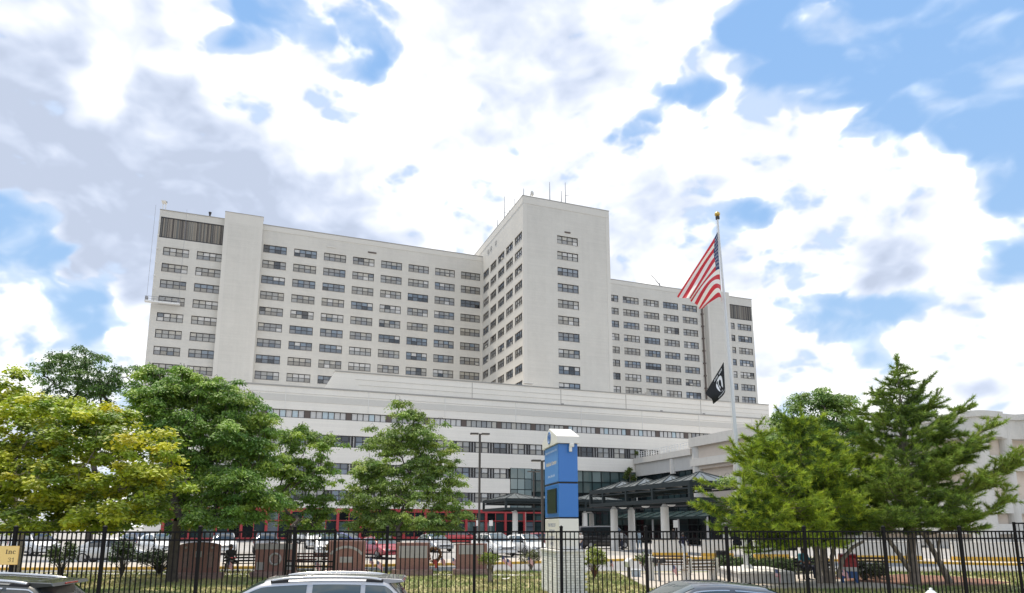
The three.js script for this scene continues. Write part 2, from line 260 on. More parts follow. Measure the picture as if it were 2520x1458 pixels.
{ // tower, left wing
  const S1 = 152.6, cols = [-19.5, -12.95, 0.37, 6.96, 13.55, 20.14, 26.73, 33.32, 39.9, 46.49], holes = [];
  const yb = 26;
  for (const c of cols) for (let i = 0; i < 10; i++) { if (c < -5 && i === 0) continue; const y = ROW(i); if (y < yb + 2) continue; const x1 = Math.min(c + 2.5, c < -12 && c > -14 ? -10.42 : 99); holes.push([c - 2.5, c + 2.5, y - 0.93, y + 0.93]); towerWindow('w5', 5.0, 4, c, y, -S1 - 0.22, 0); }
  holes.push([-23.0, -10.55, 63.4, 68.1]);
  mesh('wall', wallGeo(rect(-23.3, 49.6, yb, 69.6), holes).translate(0, 0, -S1 - 0.35), M.wall, hospital);
  mesh('wall', metreUV(bx(72.9, 43.2, 15, 13.15, yb + 21.6, -S1 - 9.0)), M.wall, hospital);
  mesh('stair_shaft', metreUV(bx(7.9, 44.8, 2.0, -6.45, yb + 22.4, -S1 + 0.3)), M.wallLight, hospital);
  mesh('stair_panel', metreUV(bx(6.3, 42.6, 0.05, -6.4, yb + 21.2, -S1 + 1.32)), M.wall, hospital);
  mesh('coping', bx(8.0, 0.14, 2.1, -6.45, yb + 44.87, -S1 + 0.3), M.coping, hospital);
  mesh('coping', join([bx(12.9, 0.16, 0.6, -16.9, 69.68, -S1 - 0.2), bx(52.1, 0.16, 0.6, 23.55, 69.68, -S1 - 0.2)]), M.coping, hospital);
  mesh('parapet_band', metreUV(join([bx(52.1, 1.15, 0.06, 23.55, 68.95, -S1 + 0.03)])), M.wallLight, hospital);
  const lou = sub('louver', hospital, [0, 0, -S1 - 0.3]); mesh('frame', join([bx(12.45, 0.18, 0.3, -16.775, 68.0, 0.15), bx(12.45, 0.2, 0.3, -16.775, 63.5, 0.15), bx(0.2, 4.4, 0.3, -10.65, 65.75, 0.15)]), M.frame, lou);
  const sg = bx(0.155, 4.3, 0.16); for (let k = 0; k < 66; k++) { const m = mesh('slat', sg, pick(M.slat), lou, [-22.92 + k * 0.187, 65.75, 0.1 + rr(-0.03, 0.05)]); m.rotation.y = rr(-0.25, 0.25); }
  for (const x of [12.6, 22.0]) mesh('wall_vent', bx(2.0, 0.34, 0.1, x, 66.6, -S1 + 0.06), x > 20 ? M.brownPanel : M.wallLight, hospital);
}
{ // projecting wing: end wall and return wall
  const S0 = 125, T0 = 49.6, T1 = 70.5, S1 = 152.6, yb = 22, holes = [];
  for (let i = 0; i < 11; i++) { const y = ROW(i); holes.push([57.6, 62.6, y - 0.93, y + 0.93]); towerWindow('w5', 5.0, 4, 60.1, y, -S0 - 0.22, 0); }
  mesh('wall', wallGeo(rect(T0, T1, yb, 72.8), holes).translate(0, 0, -S0 - 0.35), M.wall, hospital);
  mesh('wall_vent', bx(1.4, 0.3, 0.12, 60.1, 66.0, -S0 + 0.06), M.brownPanel, hospital);
  const h2 = []; for (let k = 0; k < 5; k++) for (let i = 0; i < 11; i++) { const s = 127.75 + 5.52 * k, y = ROW(i); h2.push([-s - 2.2, -s + 2.2, y - 0.93, y + 0.93]); towerWindow('w44', 4.4, 4, T0 + 0.22, y, -s, -Math.PI / 2); }
  mesh('wall', wallGeo(rect(-S1 - 14, -S0 - 0.35, yb, 72.8), h2).rotateY(-Math.PI / 2).translate(T0 + 0.35, 0, 0), M.wall, hospital);
  mesh('wall', metreUV(bx(T1 - T0 - 1.0, 50.4, 40, (T0 + T1) / 2 + 0.49, yb + 25.2, -S0 - 20.6)), M.wall, hospital);
  mesh('coping', join([bx(T1 - T0 + 0.2, 0.16, 0.6, (T0 + T1) / 2, 72.88, -S0 - 0.25), bx(0.6, 0.16, 41, T0 + 0.25, 72.88, -S0 - 21.05)]), M.coping, hospital);
  mesh('parapet_band', metreUV(join([bx(T1 - T0, 1.5, 0.06, (T0 + T1) / 2, 71.9, -S0 + 0.03), bx(0.06, 1.5, 40, T0 - 0.03, 71.9, -S0 - 20)])), M.wallLight, hospital);
  mesh('corner_band', metreUV(join([bx(0.9, 45, 0.05, T0 + 0.45, 48.6, -S0 + 0.025), bx(0.9, 45, 0.05, T1 - 0.45, 48.6, -S0 + 0.025)])), M.wallLight, hospital);
  mesh('wall_vent', join([bx(0.1, 0.9, 1.1, T0 - 0.05, 69.2, -142.5), bx(0.1, 0.9, 1.1, T0 - 0.05, 69.2, -146), bx(0.1, 0.9, 1.1, T0 - 0.05, 69.2, -148)]), M.coping, hospital);
  // roof plant behind the parapet of the projecting wing
  mesh('roof_housing', metreUV(bx(9, 2.2, 9, 58, 73.6, -150)), M.coping, hospital);
}
{ // tower, right wing
  const S2 = 154.5, cols = [[86.9, 'w5'], [93.3, 'w5'], [99.8, 'w5'], [106.2, 'w5'], [112.6, 'w5'], [126.75, 'w27'], [131.6, 'w5']], holes = [], yb = 26;
  for (const [c, k] of cols) for (let i = 0; i < 10; i++) { if (c > 120 && i === 0) continue; const y = ROW(i), w = k === 'w5' ? 5 : 2.6; if (y < yb + 2) continue; holes.push([c - w / 2, c + w / 2, y - 0.93, y + 0.93]); towerWindow(k, w, k === 'w5' ? 4 : 2, c, y, -S2 - 0.22, 0); }
  holes.push([125.6, 134.5, 62.7, 67.1]);
  mesh('wall', wallGeo(rect(70, 134.8, yb, 69.4), holes).translate(0, 0, -S2 - 0.35), M.wall, hospital);
  mesh('wall', metreUV(bx(64.8, 43, 15, 102.4, yb + 21.5, -S2 - 9.0)), M.wall, hospital);
  mesh('stair_shaft', metreUV(bx(7.7, 43.9, 2.0, 121.5, yb + 21.95, -S2 + 0.6)), M.wallLight, hospital);
  mesh('stair_panel', metreUV(bx(6.2, 42, 0.05, 121.5, yb + 21, -S2 + 1.62)), M.wall, hospital);
  mesh('coping', join([bx(48.2, 0.16, 0.6, 93.8, 69.48, -S2 - 0.2), bx(9.6, 0.16, 0.6, 130.1, 69.48, -S2 - 0.2)]), M.coping, hospital);
  mesh('parapet_band', metreUV(bx(47, 1.1, 0.06, 93.4, 68.8, -S2 + 0.03)), M.wallLight, hospital);
  const lou = sub('louver', hospital, [0, 0, -S2 - 0.3]); mesh('frame', join([bx(8.9, 0.16, 0.3, 130.05, 67.0, 0.15), bx(8.9, 0.16, 0.3, 130.05, 62.8, 0.15)]), M.frame, lou);
  const sg = bx(0.17, 4.1, 0.16); for (let k = 0; k < 42; k++) { const m = mesh('slat', sg, pick(M.slat), lou, [125.75 + k * 0.21, 64.9, 0.1 + rr(-0.03, 0.05)]); m.rotation.y = rr(-0.25, 0.25); }
  mesh('drain_pipe', join([cyl(0.22, 0.22, 42, 8, 116.6, yb + 21, -S2 + 0.3), ...[0, 1, 2, 3, 4, 5, 6, 7, 8, 9, 10].map((i) => bx(0.8, 0.35, 0.5, 116.6, 30 + i * 3.64, -S2 + 0.2))]), M.brownPanel, hospital);
}
// podium
{
  const SP = 95, yb = 0.5, ya = 21.4, holes = [[-11.5, 90, 17.15, 18.25], [-11.5, 62, 13.35, 15.0], [-11.5, 37.4, 9.6, 11.15], [-11.5, 36, 6.0, 7.45], [-11, 37.9, 0.62, 5.0], [38.05, 57.4, 0.62, 11.2]];
  mesh('podium_wall', wallGeo(rect(-13, 93, yb, ya), holes, 0.45).translate(0, 0, -SP - 0.45), M.podium, hospital);
  mesh('podium_block', metreUV(bx(105, 20.6, 60, 40.1, 10.8, -SP - 31.5)), M.podium, hospital);
  mesh('coping', bx(106.2, 0.18, 0.8, 40.0, ya + 0.09, -SP - 0.3), M.coping, hospital);
  // horizontal lines of the parapet cladding and its vertical joints
  mesh('cladding_course', metreUV(join([bx(106, 0.05, 0.05, 40, 20.55, -SP + 0.025), bx(106, 0.9, 0.04, 40, 19.85, -SP + 0.02)])), M.wallLight, hospital);
  for (let t = -8.8; t < 92; t += 11.2) mesh('joint_cover', bx(0.07, 3.1, 0.05, t + 0.4, 19.85, -SP + 0.055), M.white, hospital);
  // set-back upper storey with its raked end
  mesh('upper_storey', metreUV(wallGeo([[7.6, 21.2], [9.4, 24.5], [87, 24.5], [87, 21.2]], [], 14).translate(0, 0, -SP - 16)), M.podium, hospital);
  mesh('coping', bx(77.7, 0.14, 14.2, 48.2, 24.57, -SP - 9), M.coping, hospital);
  mesh('cladding_course', metreUV(join([bx(74.5, 0.05, 0.05, 49.5, 23.55, -SP - 1.975), bx(74, 0.04, 0.05, 49.7, 22.75, -SP - 1.975)])), M.wallLight, hospital);
  for (const t of [30, 45, 57, 72]) mesh('joint_cover', bx(0.06, 3.0, 0.05, t, 22.9, -SP - 1.97), M.coping, hospital);
  mesh('roof_vent', join([bx(2.6, 0.5, 1, 61, 24.9, -SP - 4), bx(0.7, 0.8, 0.7, 62, 25.0, -SP - 3)]), M.coping, hospital);
  mesh('roof_vent', join([bx(1.6, 0.1, 0.9, 39.5, 25.1, -SP - 2.6), bx(0.08, 0.6, 0.08, 39.2, 24.8, -SP - 2.6), bx(0.08, 0.6, 0.08, 39.9, 24.8, -SP - 2.6)]), M.white, hospital);
  for (const t of [45.2, 63.8, 72.5]) mesh('wall_light', bx(0.35, 0.3, 0.3, t, 21.9, -SP - 1.85), M.frame, hospital);
  // ribbon of the top floor: dark panels and six panes to a bay
  const P6 = bx(0.70, 0.90, 0.02), f6 = frameGeo(4.86, 1.1, 6, false, 0.075, 0.12), panel = bx(0.74, 1.1, 0.1);
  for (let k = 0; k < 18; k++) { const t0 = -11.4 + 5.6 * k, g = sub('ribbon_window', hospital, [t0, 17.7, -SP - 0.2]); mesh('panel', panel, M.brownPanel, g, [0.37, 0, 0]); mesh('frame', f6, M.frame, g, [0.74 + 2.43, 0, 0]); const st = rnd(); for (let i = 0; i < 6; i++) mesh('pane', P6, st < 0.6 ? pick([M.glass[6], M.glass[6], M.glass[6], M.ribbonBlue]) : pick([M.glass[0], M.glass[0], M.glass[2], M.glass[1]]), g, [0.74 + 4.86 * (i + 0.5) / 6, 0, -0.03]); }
  // double-hung ribbons below
  const wd = 0.92, fr = {}, ps = {}, slim = {};
  for (const [y0, y1, t1] of [[13.35, 15.0, 62], [9.6, 11.15, 37.4], [6.0, 7.45, 36]]) {
    const h = y1 - y0, key = h.toFixed(2), b = 0.08;
    fr[key] ??= join([bx(2.92, b, 0.14, 1.46, h / 2 - b / 2, 0), bx(2.92, b, 0.14, 1.46, -h / 2 + b / 2, 0), ...[0.05, 0.30, 0.42, 1.42, 2.42, 2.54, 2.80].map((x) => bx(x > 0.4 && x < 2.5 ? 0.11 : 0.09, h - 2 * b, 0.14, x + 0.03, 0, 0)), bx(2.0, 0.06, 0.12, 1.46, 0, 0)]);
    ps[key] ??= bx(wd, h / 2 - 0.09, 0.02); slim[key] ??= bx(0.17, h - 0.16, 0.02);
    for (let t = -11.45; t < t1 - 2; t += 2.93) {
      const g = sub('ribbon_window', hospital, [t, (y0 + y1) / 2, -SP - 0.22]); mesh('frame', fr[key], M.frame, g);
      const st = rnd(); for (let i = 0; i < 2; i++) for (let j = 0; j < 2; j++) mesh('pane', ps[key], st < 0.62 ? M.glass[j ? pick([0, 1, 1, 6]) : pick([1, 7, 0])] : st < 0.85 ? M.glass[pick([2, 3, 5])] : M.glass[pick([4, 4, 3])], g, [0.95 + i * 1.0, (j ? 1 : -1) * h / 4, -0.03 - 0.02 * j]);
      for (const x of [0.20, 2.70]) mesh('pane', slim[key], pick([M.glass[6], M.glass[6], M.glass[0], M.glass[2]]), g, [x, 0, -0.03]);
    }
  }
  // red-framed shopfront at the foot of the podium
  const zf = -SP - 0.25, post = bx(0.34, 4.2, 0.3), thin = bx(0.09, 4.2, 0.16), railTop = bx(3.04, 0.5, 0.24), railMid = bx(2.7, 0.1, 0.14), railLow = bx(2.7, 0.34, 0.2), gTop = bx(1.3, 1.35, 0.02), gLow = bx(1.3, 2.0, 0.02);
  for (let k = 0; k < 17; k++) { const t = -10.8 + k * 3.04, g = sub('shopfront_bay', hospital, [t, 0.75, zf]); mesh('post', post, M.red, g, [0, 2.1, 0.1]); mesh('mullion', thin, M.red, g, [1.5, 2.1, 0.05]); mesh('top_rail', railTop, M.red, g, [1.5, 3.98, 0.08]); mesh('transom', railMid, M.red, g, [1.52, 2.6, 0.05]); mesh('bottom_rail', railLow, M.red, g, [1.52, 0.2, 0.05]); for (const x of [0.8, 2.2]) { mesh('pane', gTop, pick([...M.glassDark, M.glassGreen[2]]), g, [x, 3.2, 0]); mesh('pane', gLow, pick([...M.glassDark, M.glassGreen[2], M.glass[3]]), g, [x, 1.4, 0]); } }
  // glazed stair and entrance wall
  const gz = -SP - 0.3, mv = bx(0.08, 10.4, 0.18), pg = bx(1.52, 1.66, 0.02);
  for (let k = 0; k < 12; k++) { const t = 38.1 + k * 1.62, g = sub('curtain_bay', hospital, [t, 0.75, gz]); mesh('mullion', mv, M.darkGreen, g, [0, 5.2, 0.06]); for (let j = 0; j < 6; j++) mesh('pane', pg, j >= 5 ? pick(M.glassGreen) : j === 4 ? M.glassGreen[2] : pick(M.glassDark), g, [0.81, 0.87 + j * 1.74, 0]); }
  const ts = bx(19.4, 0.09, 0.16); for (let j = 1; j < 6; j++) mesh('transom', ts, M.darkGreen, hospital, [47.7, 0.75 + j * 1.74, gz + 0.06]);
  // stair glazing bay in the wall left of the entrance
  const q = bx(1.05, 1.5, 0.03); for (let i = 0; i < 3; i++) for (let j = 0; j < 4; j++) mesh('stair_pane', q, pick(M.glassGreen), hospital, [38.6 + i * 1.15 - 2.5, 5.6 + j * 1.62, -SP + 0.06]);
  mesh('stair_glazing_frame', join([bx(3.5, 6.5, 0.06, 37.25, 8.0, -SP + 0.02)]), M.darkGreen, hospital);
}
// roof masts, dish, vents: each its own thing, standing on the tower roof
const hw = (t, s) => [t * Math.cos(PHI) - s * Math.sin(PHI), -t * Math.sin(PHI) - s * Math.cos(PHI)];
function mast(t, s, y, h, label, arms) { const [x, z] = hw(t, s), o = thing('roof_antenna', label, 'antenna', [x, y, z], PHI, 'whip antennas on the tower roof'); mesh('rod', cyl(0.06, 0.12, h, 6, 0, h / 2, 0), M.greyMetal, o); mesh('base', bx(0.5, 0.5, 0.5, 0, 0.25, 0), M.greyMetal, o); if (arms) mesh('arm', bx(1.0, 0.08, 0.08, 0.4, h * 0.45, 0), M.greyMetal, o); }
mast(50.4, 126.5, 72.9, 2.4, 'short thin antenna left of the roof dish');
mast(56.5, 126.2, 72.9, 5.0, 'tall thin antenna right of the roof dish, lone on the end wall');
mast(59.3, 126.2, 72.9, 3.4, 'shorter of the two paired antennas on the end wall parapet');
mast(60.3, 126.2, 72.9, 5.6, 'taller rightmost antenna of the pair on the end wall parapet', true);
mast(51.0, 140.5, 72.9, 7.5, 'tallest antenna over the side wall of the projecting wing', true);
mast(51.0, 133.5, 72.9, 3.6, 'medium antenna over the side wall nearer the roof corner');
mast(51.0, 137.2, 72.9, 2.6, 'short antenna between the two masts over the side wall');
mast(51.2, 146.0, 72.9, 4.2, 'far antenna beside the roof plant on the projecting wing');
{ const [x, z] = hw(52.2, 126.4), o = thing('satellite_dish', 'small round white satellite dish on the tower roof corner', 'satellite dish', [x, 72.9, z], PHI + 0.5); mesh('dish', new THREE.SphereGeometry(0.85, 18, 10, 0, 6.283, 0, 0.75).rotateX(Math.PI / 2 + 0.2).translate(0, 1.6, -0.4), std([0.6, 0.6, 0.58], 0.6, { side: THREE.DoubleSide }), o); mesh('stand', cyl(0.07, 0.09, 1.5, 6, 0, 0.7, -0.3), M.greyMetal, o); }
{ const [x, z] = hw(102.6, 155.2), o = thing('roof_davit', 'small leaning davit crane on the right wing roof', 'crane', [x, 69.5, z], PHI); mesh('boom', join([bar(V(0.9, 0.6, 0), V(-1.9, 3.2, 0), 0.1), bar(V(0.6, 0.6, 0), V(-1.6, 2.5, 0.4), 0.06)]), M.greyMetal, o); mesh('pedestal', join([bar(V(0.5, 0, 0), V(0.9, 1.4, 0), 0.12), bx(0.9, 0.3, 0.9, 0.7, 0.15, 0)]), M.greyMetal, o); }
{ const [x, z] = hw(-13.6, 153.2), o = thing('roof_vent_pipe', 'dark vent pipe on the roof left of the stair shaft', 'vent', [x, 69.7, z], PHI); mesh('pipe', cyl(0.18, 0.22, 1.0, 10, 0, 0.4, 0), M.frame, o); mesh('cowl', cyl(0.34, 0.24, 0.5, 10, 0, 1.0, 0), M.frame, o); }
{ const [x, z] = hw(-22.9, 153.0), o = thing('roof_hoist', 'white rope hoist on the far left roof corner', 'hoist', [x, 69.7, z], PHI); mesh('arm', join([bx(0.16, 1.6, 0.16, 0, 0.8, 0), bx(0.16, 1.6, 0.16, 0.55, 0.8, 0), bx(0.9, 0.2, 1.6, 0.25, 1.7, 0.5)]), M.whiteMetal, o); mesh('cap', bx(0.95, 0.22, 0.5, 0.3, 1.9, 0.2), M.frame, o); mesh('rope', join([bar(V(-0.3, 1.6, 1.0), V(-0.3, -20, 1.0), 0.01), ...[-3, -6, -9, -12, -15, -18].map((y) => bx(0.3, 0.2, 0.3, -0.25, y, 0.8))]), M.whiteMetal, o); }
{ const [x, z] = hw(-21.0, 151.4), o = thing('suspended_platform', 'white suspended work platform hanging at the left end of the tower', 'scaffold', [x, 48.6, z], PHI); mesh('deck', bx(6.6, 0.35, 0.9, 0, 0, 0), M.whiteMetal, o); mesh('guard_rail', join([bx(6.6, 0.08, 0.06, 0, 0.55, 0.42), bx(6.6, 0.08, 0.06, 0, 1.0, 0.42), ...[-3.2, -1.6, 0, 1.6, 3.2].map((q) => bx(0.07, 1.05, 0.07, q, 0.5, 0.42))]), M.greyMetal, o); mesh('winch', join([bx(0.5, 0.9, 0.7, -3.0, 0.5, 0), bx(0.5, 0.9, 0.7, 3.0, 0.5, 0)]), M.greyMetal, o); mesh('rope', join([bar(V(-3, 0.5, 0), V(-3, 21.4, 0), 0.03), bar(V(3, 0.5, 0), V(3, 21.4, 0), 0.03)]), M.greyMetal, o); }

// low pale annex seen under the trees at the far left
{ const [x, z] = hw(-47, 101), o = thing('annex_building', 'low pale grey annex behind the parked cars at far left', 'building', [x, 0.6, z], PHI); mesh('wall', metreUV(bx(40, 5.6, 12, 0, 2.8, 0)), M.podium, o); mesh('roof_edge', bx(40.4, 0.3, 12.4, 0, 5.75, 0), M.coping, o); for (let k = 0; k < 7; k++) { const d = sub('door', o, [-16 + k * 5.2, 1.2, 6.02]); mesh('leaf', bx(1.1, 2.2, 0.06), M.brownPanel, d); mesh('handle', bx(0.05, 0.2, 0.08, 0.4, 0, 0.05), M.greyMetal, d); } }

// ---------------------------------------------------------------- stone-clad entrance building (faces left), its railing, and the pavilion on the right
{
  const o = thing('entrance_building', 'stone clad entrance building with banded parapet beside the glazed lobby', 'building', [0, 0, 0], PHI);
  const T = 57.2;
  // low part (s 79.5 - 94.9) over glass, high part (s 60 - 79.4)
  mesh('wall', metreUV(bx(12, 2.9, 15.2, T + 6, 11.95, -87.2)), M.stone, o);
  mesh('parapet', metreUV(bx(12.5, 0.9, 15.3, T + 5.9, 12.95, -87.2)), M.stone, o);
  mesh('wall', metreUV(bx(12, 4.3, 20, T + 5.9, 12.5, -69.3)), M.stoneWarm, o);
  for (const [y, h, p] of [[14.15, 1.3, 0.45], [11.3, 1.0, 0.35], [8.6, 0.8, 0.3]]) mesh('stone_band', metreUV(bx(12.2, h, 20.1, T + 5.9 - p, y, -69.35)), M.stone, o);
  mesh('wall', metreUV(bx(11.5, 9.8, 19.6, T + 6.2, 5.6, -69.3)), M.stoneWarm, o);
  for (const s of [78.6, 70, 62]) mesh('column', metreUV(cyl(0.75, 0.75, 13.6, 18, T + 0.2, 7.5, -s)), M.stone, o);
  mesh('column', metreUV(cyl(0.5, 0.5, 2.2, 14, T + 0.15, 11.3, -84.5)), M.stone, o);
  // dark glass below the low part
  const mv = bx(0.12, 9.8, 0.08), pg = bx(0.03, 1.86, 1.42); for (let k = 0; k < 10; k++) { const g = sub('curtain_bay', o, [T + 0.25, 0.75, -80.2 - k * 1.5]); mesh('mullion', mv, M.darkGreen, g, [-0.04, 4.9, 0]); for (let j = 0; j < 5; j++) mesh('pane', pg, pick(M.glassDark), g, [0, 1 + j * 1.95, -0.75]); }
  mesh('core', bx(11, 10, 15, T + 6.5, 5.3, -87.2), M.frame, o);
  const r = thing('roof_railing', 'white railing along the entrance building roof', 'railing', [0, 0, 0], PHI);
  mesh('rail', join([0.35, 0.7, 1.05].map((h) => bx(0.06, 0.07, 14.6, T + 0.3, 13.4 + h, -87.0))), M.whiteMetal, r);
  const pst = bx(0.08, 1.1, 0.08); for (let k = 0; k <= 20; k++) mesh('post', pst, M.whiteMetal, r, [T + 0.3, 13.95, -79.8 - k * 0.72]);
}
{
  const o = thing('stone_pavilion', 'pale stone pavilion with round columns and curved bands at the far right', 'building', [0, 0, 0], PHI);
  const T = 61.5, s0 = 42.2;
  mesh('wall', metreUV(bx(30, 12, 30, T + 15.6, 6.2, -s0 - 15.6)), M.stoneWarm, o);
  const prof = (grow) => { const s = new THREE.Shape(), a = T - grow, b = -s0 + grow; s.moveTo(a, -s0 - 30); s.lineTo(a, b - 2.2); s.bezierCurveTo(a, b - 0.25, a + 0.25, b, a + 2.2, b); let x = a + 2.2; for (let k = 0; k < 5; k++) { s.lineTo(x + 1.3, b); s.bezierCurveTo(x + 1.5, b - 0.5, x + 1.7, b - 0.7, x + 2.2, b - 0.7); s.lineTo(x + 3.6, b - 0.7); s.bezierCurveTo(x + 4.1, b - 0.7, x + 4.3, b - 0.5, x + 4.5, b); s.lineTo(x + 5.8, b); x += 5.8; } s.lineTo(x, -s0 - 30); s.closePath(); return s; };
  for (const [y, h, p] of [[11.55, 1.8, 0.75], [12.72, 0.55, 0.9], [8.3, 1.25, 0.5], [4.35, 1.3, 0.5], [2.3, 0.9, 0.45]]) mesh('stone_band', metreUV(new THREE.ExtrudeGeometry(prof(p), { depth: h, bevelEnabled: false, curveSegments: 8 }).rotateX(Math.PI / 2).translate(0, y + h / 2, 0)), M.stone, o);
  mesh('plinth', metreUV(bx(30.4, 1.4, 30.4, T + 15.6, 0.7, -s0 - 15.6)), M.concretePale, o);
  for (const [x, s] of [[T + 0.5, s0 + 0.6], [T + 0.2, s0 + 7], [T + 0.2, s0 + 14], [T + 0.2, s0 + 21], [T + 4.4, s0 + 0.5], [T + 10.2, s0 + 0.5], [T + 16, s0 + 0.5]]) mesh('column', metreUV(cyl(x < T + 0.6 && s < s0 + 1 ? 1.05 : 0.62, x < T + 0.6 && s < s0 + 1 ? 1.05 : 0.62, 11, 20, x, 6.2, -s)), M.stone, o);
}

// ---------------------------------------------------------------- entrance canopies
function canopy(name, label, t0, t1, s0, s1, yb, yt, cols, peaks, along, posts) {
  const o = thing(name, label, 'canopy', [0, 0, 0], PHI, 'glass roofed canopies at the entrance'), ct = (t0 + t1) / 2, cs = (s0 + s1) / 2, w = t1 - t0, d = s1 - s0;
  const edge = (y, h, th) => join([bx(w + th, h, th, ct, y, -s0), bx(w + th, h, th, ct, y, -s1), bx(th, h, d - th, t0, y, -cs), bx(th, h, d - th, t1, y, -cs)]);
  mesh('fascia', edge(yt - 0.18, 0.36, 0.22), M.canopyGrey, o); mesh('lower_rail', edge(yb + 0.16, 0.3, 0.26), M.canopyGrey, o); mesh('upper_rail', edge(yt - 0.52, 0.1, 0.16), M.canopyGrey, o);
  const pg = bx(0.24, yt - yb - 0.5, 0.24); for (const [t, s] of posts) mesh('post', pg, M.canopyGrey, o, [t, (yb + yt) / 2, -s]);
  mesh('soffit', join([bx(w - 0.3, 0.08, 0.3, ct, yt - 0.45, -cs), ...[...Array(7).keys()].map((k) => bx(w - 0.3, 0.22, 0.12, ct, yt - 0.4, -s0 - d * (k + 0.5) / 7))]), M.darkGreen, o);
  mesh('added_ceiling', bx(w - 0.3, 0.08, d - 0.3, ct, yt - 0.3, -cs), M.black, o);  // closed deck added below the skylights to keep the underside dark
  const h = 0.8; for (let k = 0; k < peaks; k++) {
    const a = along === 's' ? [t0 + 0.15, t1 - 0.15, s0 + d * k / peaks + 0.05, s0 + d * (k + 1) / peaks - 0.05] : [t0 + w * k / peaks + 0.05, t0 + w * (k + 1) / peaks - 0.05, s0 + 0.15, s1 - 0.15];
    const c = [V(a[0], yt, -a[2]), V(a[1], yt, -a[2]), V(a[1], yt, -a[3]), V(a[0], yt, -a[3])], p = V((a[0] + a[1]) / 2, yt + h, -(a[2] + a[3]) / 2), g = sub('skylight', o);
    for (let i = 0; i < 4; i++) { const A = c[i], Bp = c[(i + 1) % 4], gg = new THREE.BufferGeometry(); gg.setAttribute('position', new THREE.Float32BufferAttribute([...A.toArray(), ...Bp.toArray(), ...p.toArray()], 3)); gg.setAttribute('uv', new THREE.Float32BufferAttribute([0, 0, 1, 0, 0.5, 1], 2)); gg.computeVertexNormals(); mesh('pane', gg, canopyGlass, g); }
    mesh('ribs', join(c.flatMap((A, i) => { const Bp = c[(i + 1) % 4]; return [beam(A, p, 0.09, 0.09), beam(A.clone().lerp(Bp, 0.33), p.clone().lerp(A.clone().lerp(Bp, 0.33), 0.25), 0.06, 0.06), beam(A.clone().lerp(Bp, 0.66), p.clone().lerp(A.clone().lerp(Bp, 0.66), 0.25), 0.06, 0.06)]; })), M.canopyGrey, g);
  }
  for (const [t, s] of cols) { const [x, z] = hw(t, s), y0 = G(x, z) - 0.05, g = sub('column', o, [t, 0, -s]); mesh('shaft', metreUV(cyl(0.31, 0.33, yb - 0.25 - y0, 20, 0, (yb - 0.25 + y0) / 2, 0)), M.concretePale, g); mesh('cap', cyl(0.12, 0.3, 0.25, 16, 0, yb - 0.125, 0), M.concretePale, g); }
  for (let k = 0; k < peaks; k++) mesh('ceiling_lamp', new THREE.SphereGeometry(0.34, 12, 6, 0, 6.283, 1.6, 1.54).scale(1, 0.45, 1).translate(along === 's' ? ct : t0 + w * (k + 0.5) / peaks, yb - 0.02, -(along === 's' ? s0 + d * (k + 0.5) / peaks : cs)), M.whiteMetal, o);
}
const canopyGlass = phy([0.10, 0.115, 0.12], 0.25, { specularIntensity: 0.6, side: THREE.DoubleSide });
canopy('entrance_canopy', 'large dark framed entrance canopy with glass pyramids on thick round columns', 28.6, 33.0, 40.2, 55.4, 4.25, 5.75, [[29.6, 53], [29.6, 45.05], [32.3, 41.2], [32.3, 54.6]], 4, 's', [[28.6, 40.2], [28.6, 45], [28.6, 49], [28.6, 53], [28.6, 55.4], [33.0, 40.2], [33.0, 55.4]]);
canopy('side_canopy', 'smaller dark green canopy further back by the red shopfront', 26.4, 41.5, 72, 80, 4.35, 5.7, [[27.9, 73], [36.6, 72.6], [40.8, 79]], 3, 't', [[26.4, 72], [31.4, 72], [36.4, 72], [41.5, 72], [26.4, 80], [41.5, 80]]);
{ // glass walkway roof in front of the lobby doors, and the lobby front
  const o = thing('door_canopy', 'low green glass roof over the lobby doors behind the columns', 'canopy', [0, 0, 0], PHI);
  for (let k = 0; k < 9; k++) { const g = sub('roof_bay', o, [0, 0, -57 - k * 2.2]); const gg = bx(2.6, 0.04, 2.1); const m = mesh('pane', gg, M.glassGreen[2], g, [43.6, 3.85, -1.1]); m.rotation.z = 0.28; const rb = mesh('rib', bx(2.7, 0.1, 0.1), M.darkGreen, g, [43.6, 3.9, 0]); rb.rotation.z = 0.28; }
  mesh('gutter', bx(0.2, 0.25, 19.8, 42.3, 3.45, -66.9), M.darkGreen, o);
  const pst = bx(0.16, 3.0, 0.16); for (const s of [57, 62, 67, 72, 76]) mesh('post', pst, M.greyMetal, o, [42.4, 2.0, -s]);
  const l = thing('lobby_front', 'dark glazed lobby front under the entrance canopies', 'entrance', [0, 0, 0], PHI);
  mesh('roof_slab', metreUV(bx(12.6, 0.5, 33, 51.2, 5.0, -76.5)), M.frame, l);
  const mv = bx(0.1, 4.2, 0.1), pg = bx(0.03, 1.95, 1.72); for (let k = 0; k < 18; k++) { const g = sub('curtain_bay', l, [45.0, 0.65, -60.2 - k * 1.82]); mesh('mullion', mv, M.darkGreen, g, [-0.05, 2.1, 0]); for (let j = 0; j < 2; j++) mesh('pane', pg, pick(M.glassDark), g, [0, 1.05 + j * 2.05, -0.91]); }
  mesh('transom', bx(0.1, 0.1, 32.8), M.darkGreen, l, [44.95, 2.73, -76.5]);
  const mh = bx(0.1, 4.2, 0.1), ph = bx(1.72, 1.95, 0.03); for (let k = 0; k < 7; k++) { const g = sub('curtain_bay', l, [45.1 + k * 1.82, 0.6, -60.1]); mesh('mullion', mh, M.darkGreen, g, [0, 2.1, 0.05]); for (let j = 0; j < 2; j++) mesh('pane', ph, pick(M.glassDark), g, [0.91, 1.05 + j * 2.05, 0]); }
}
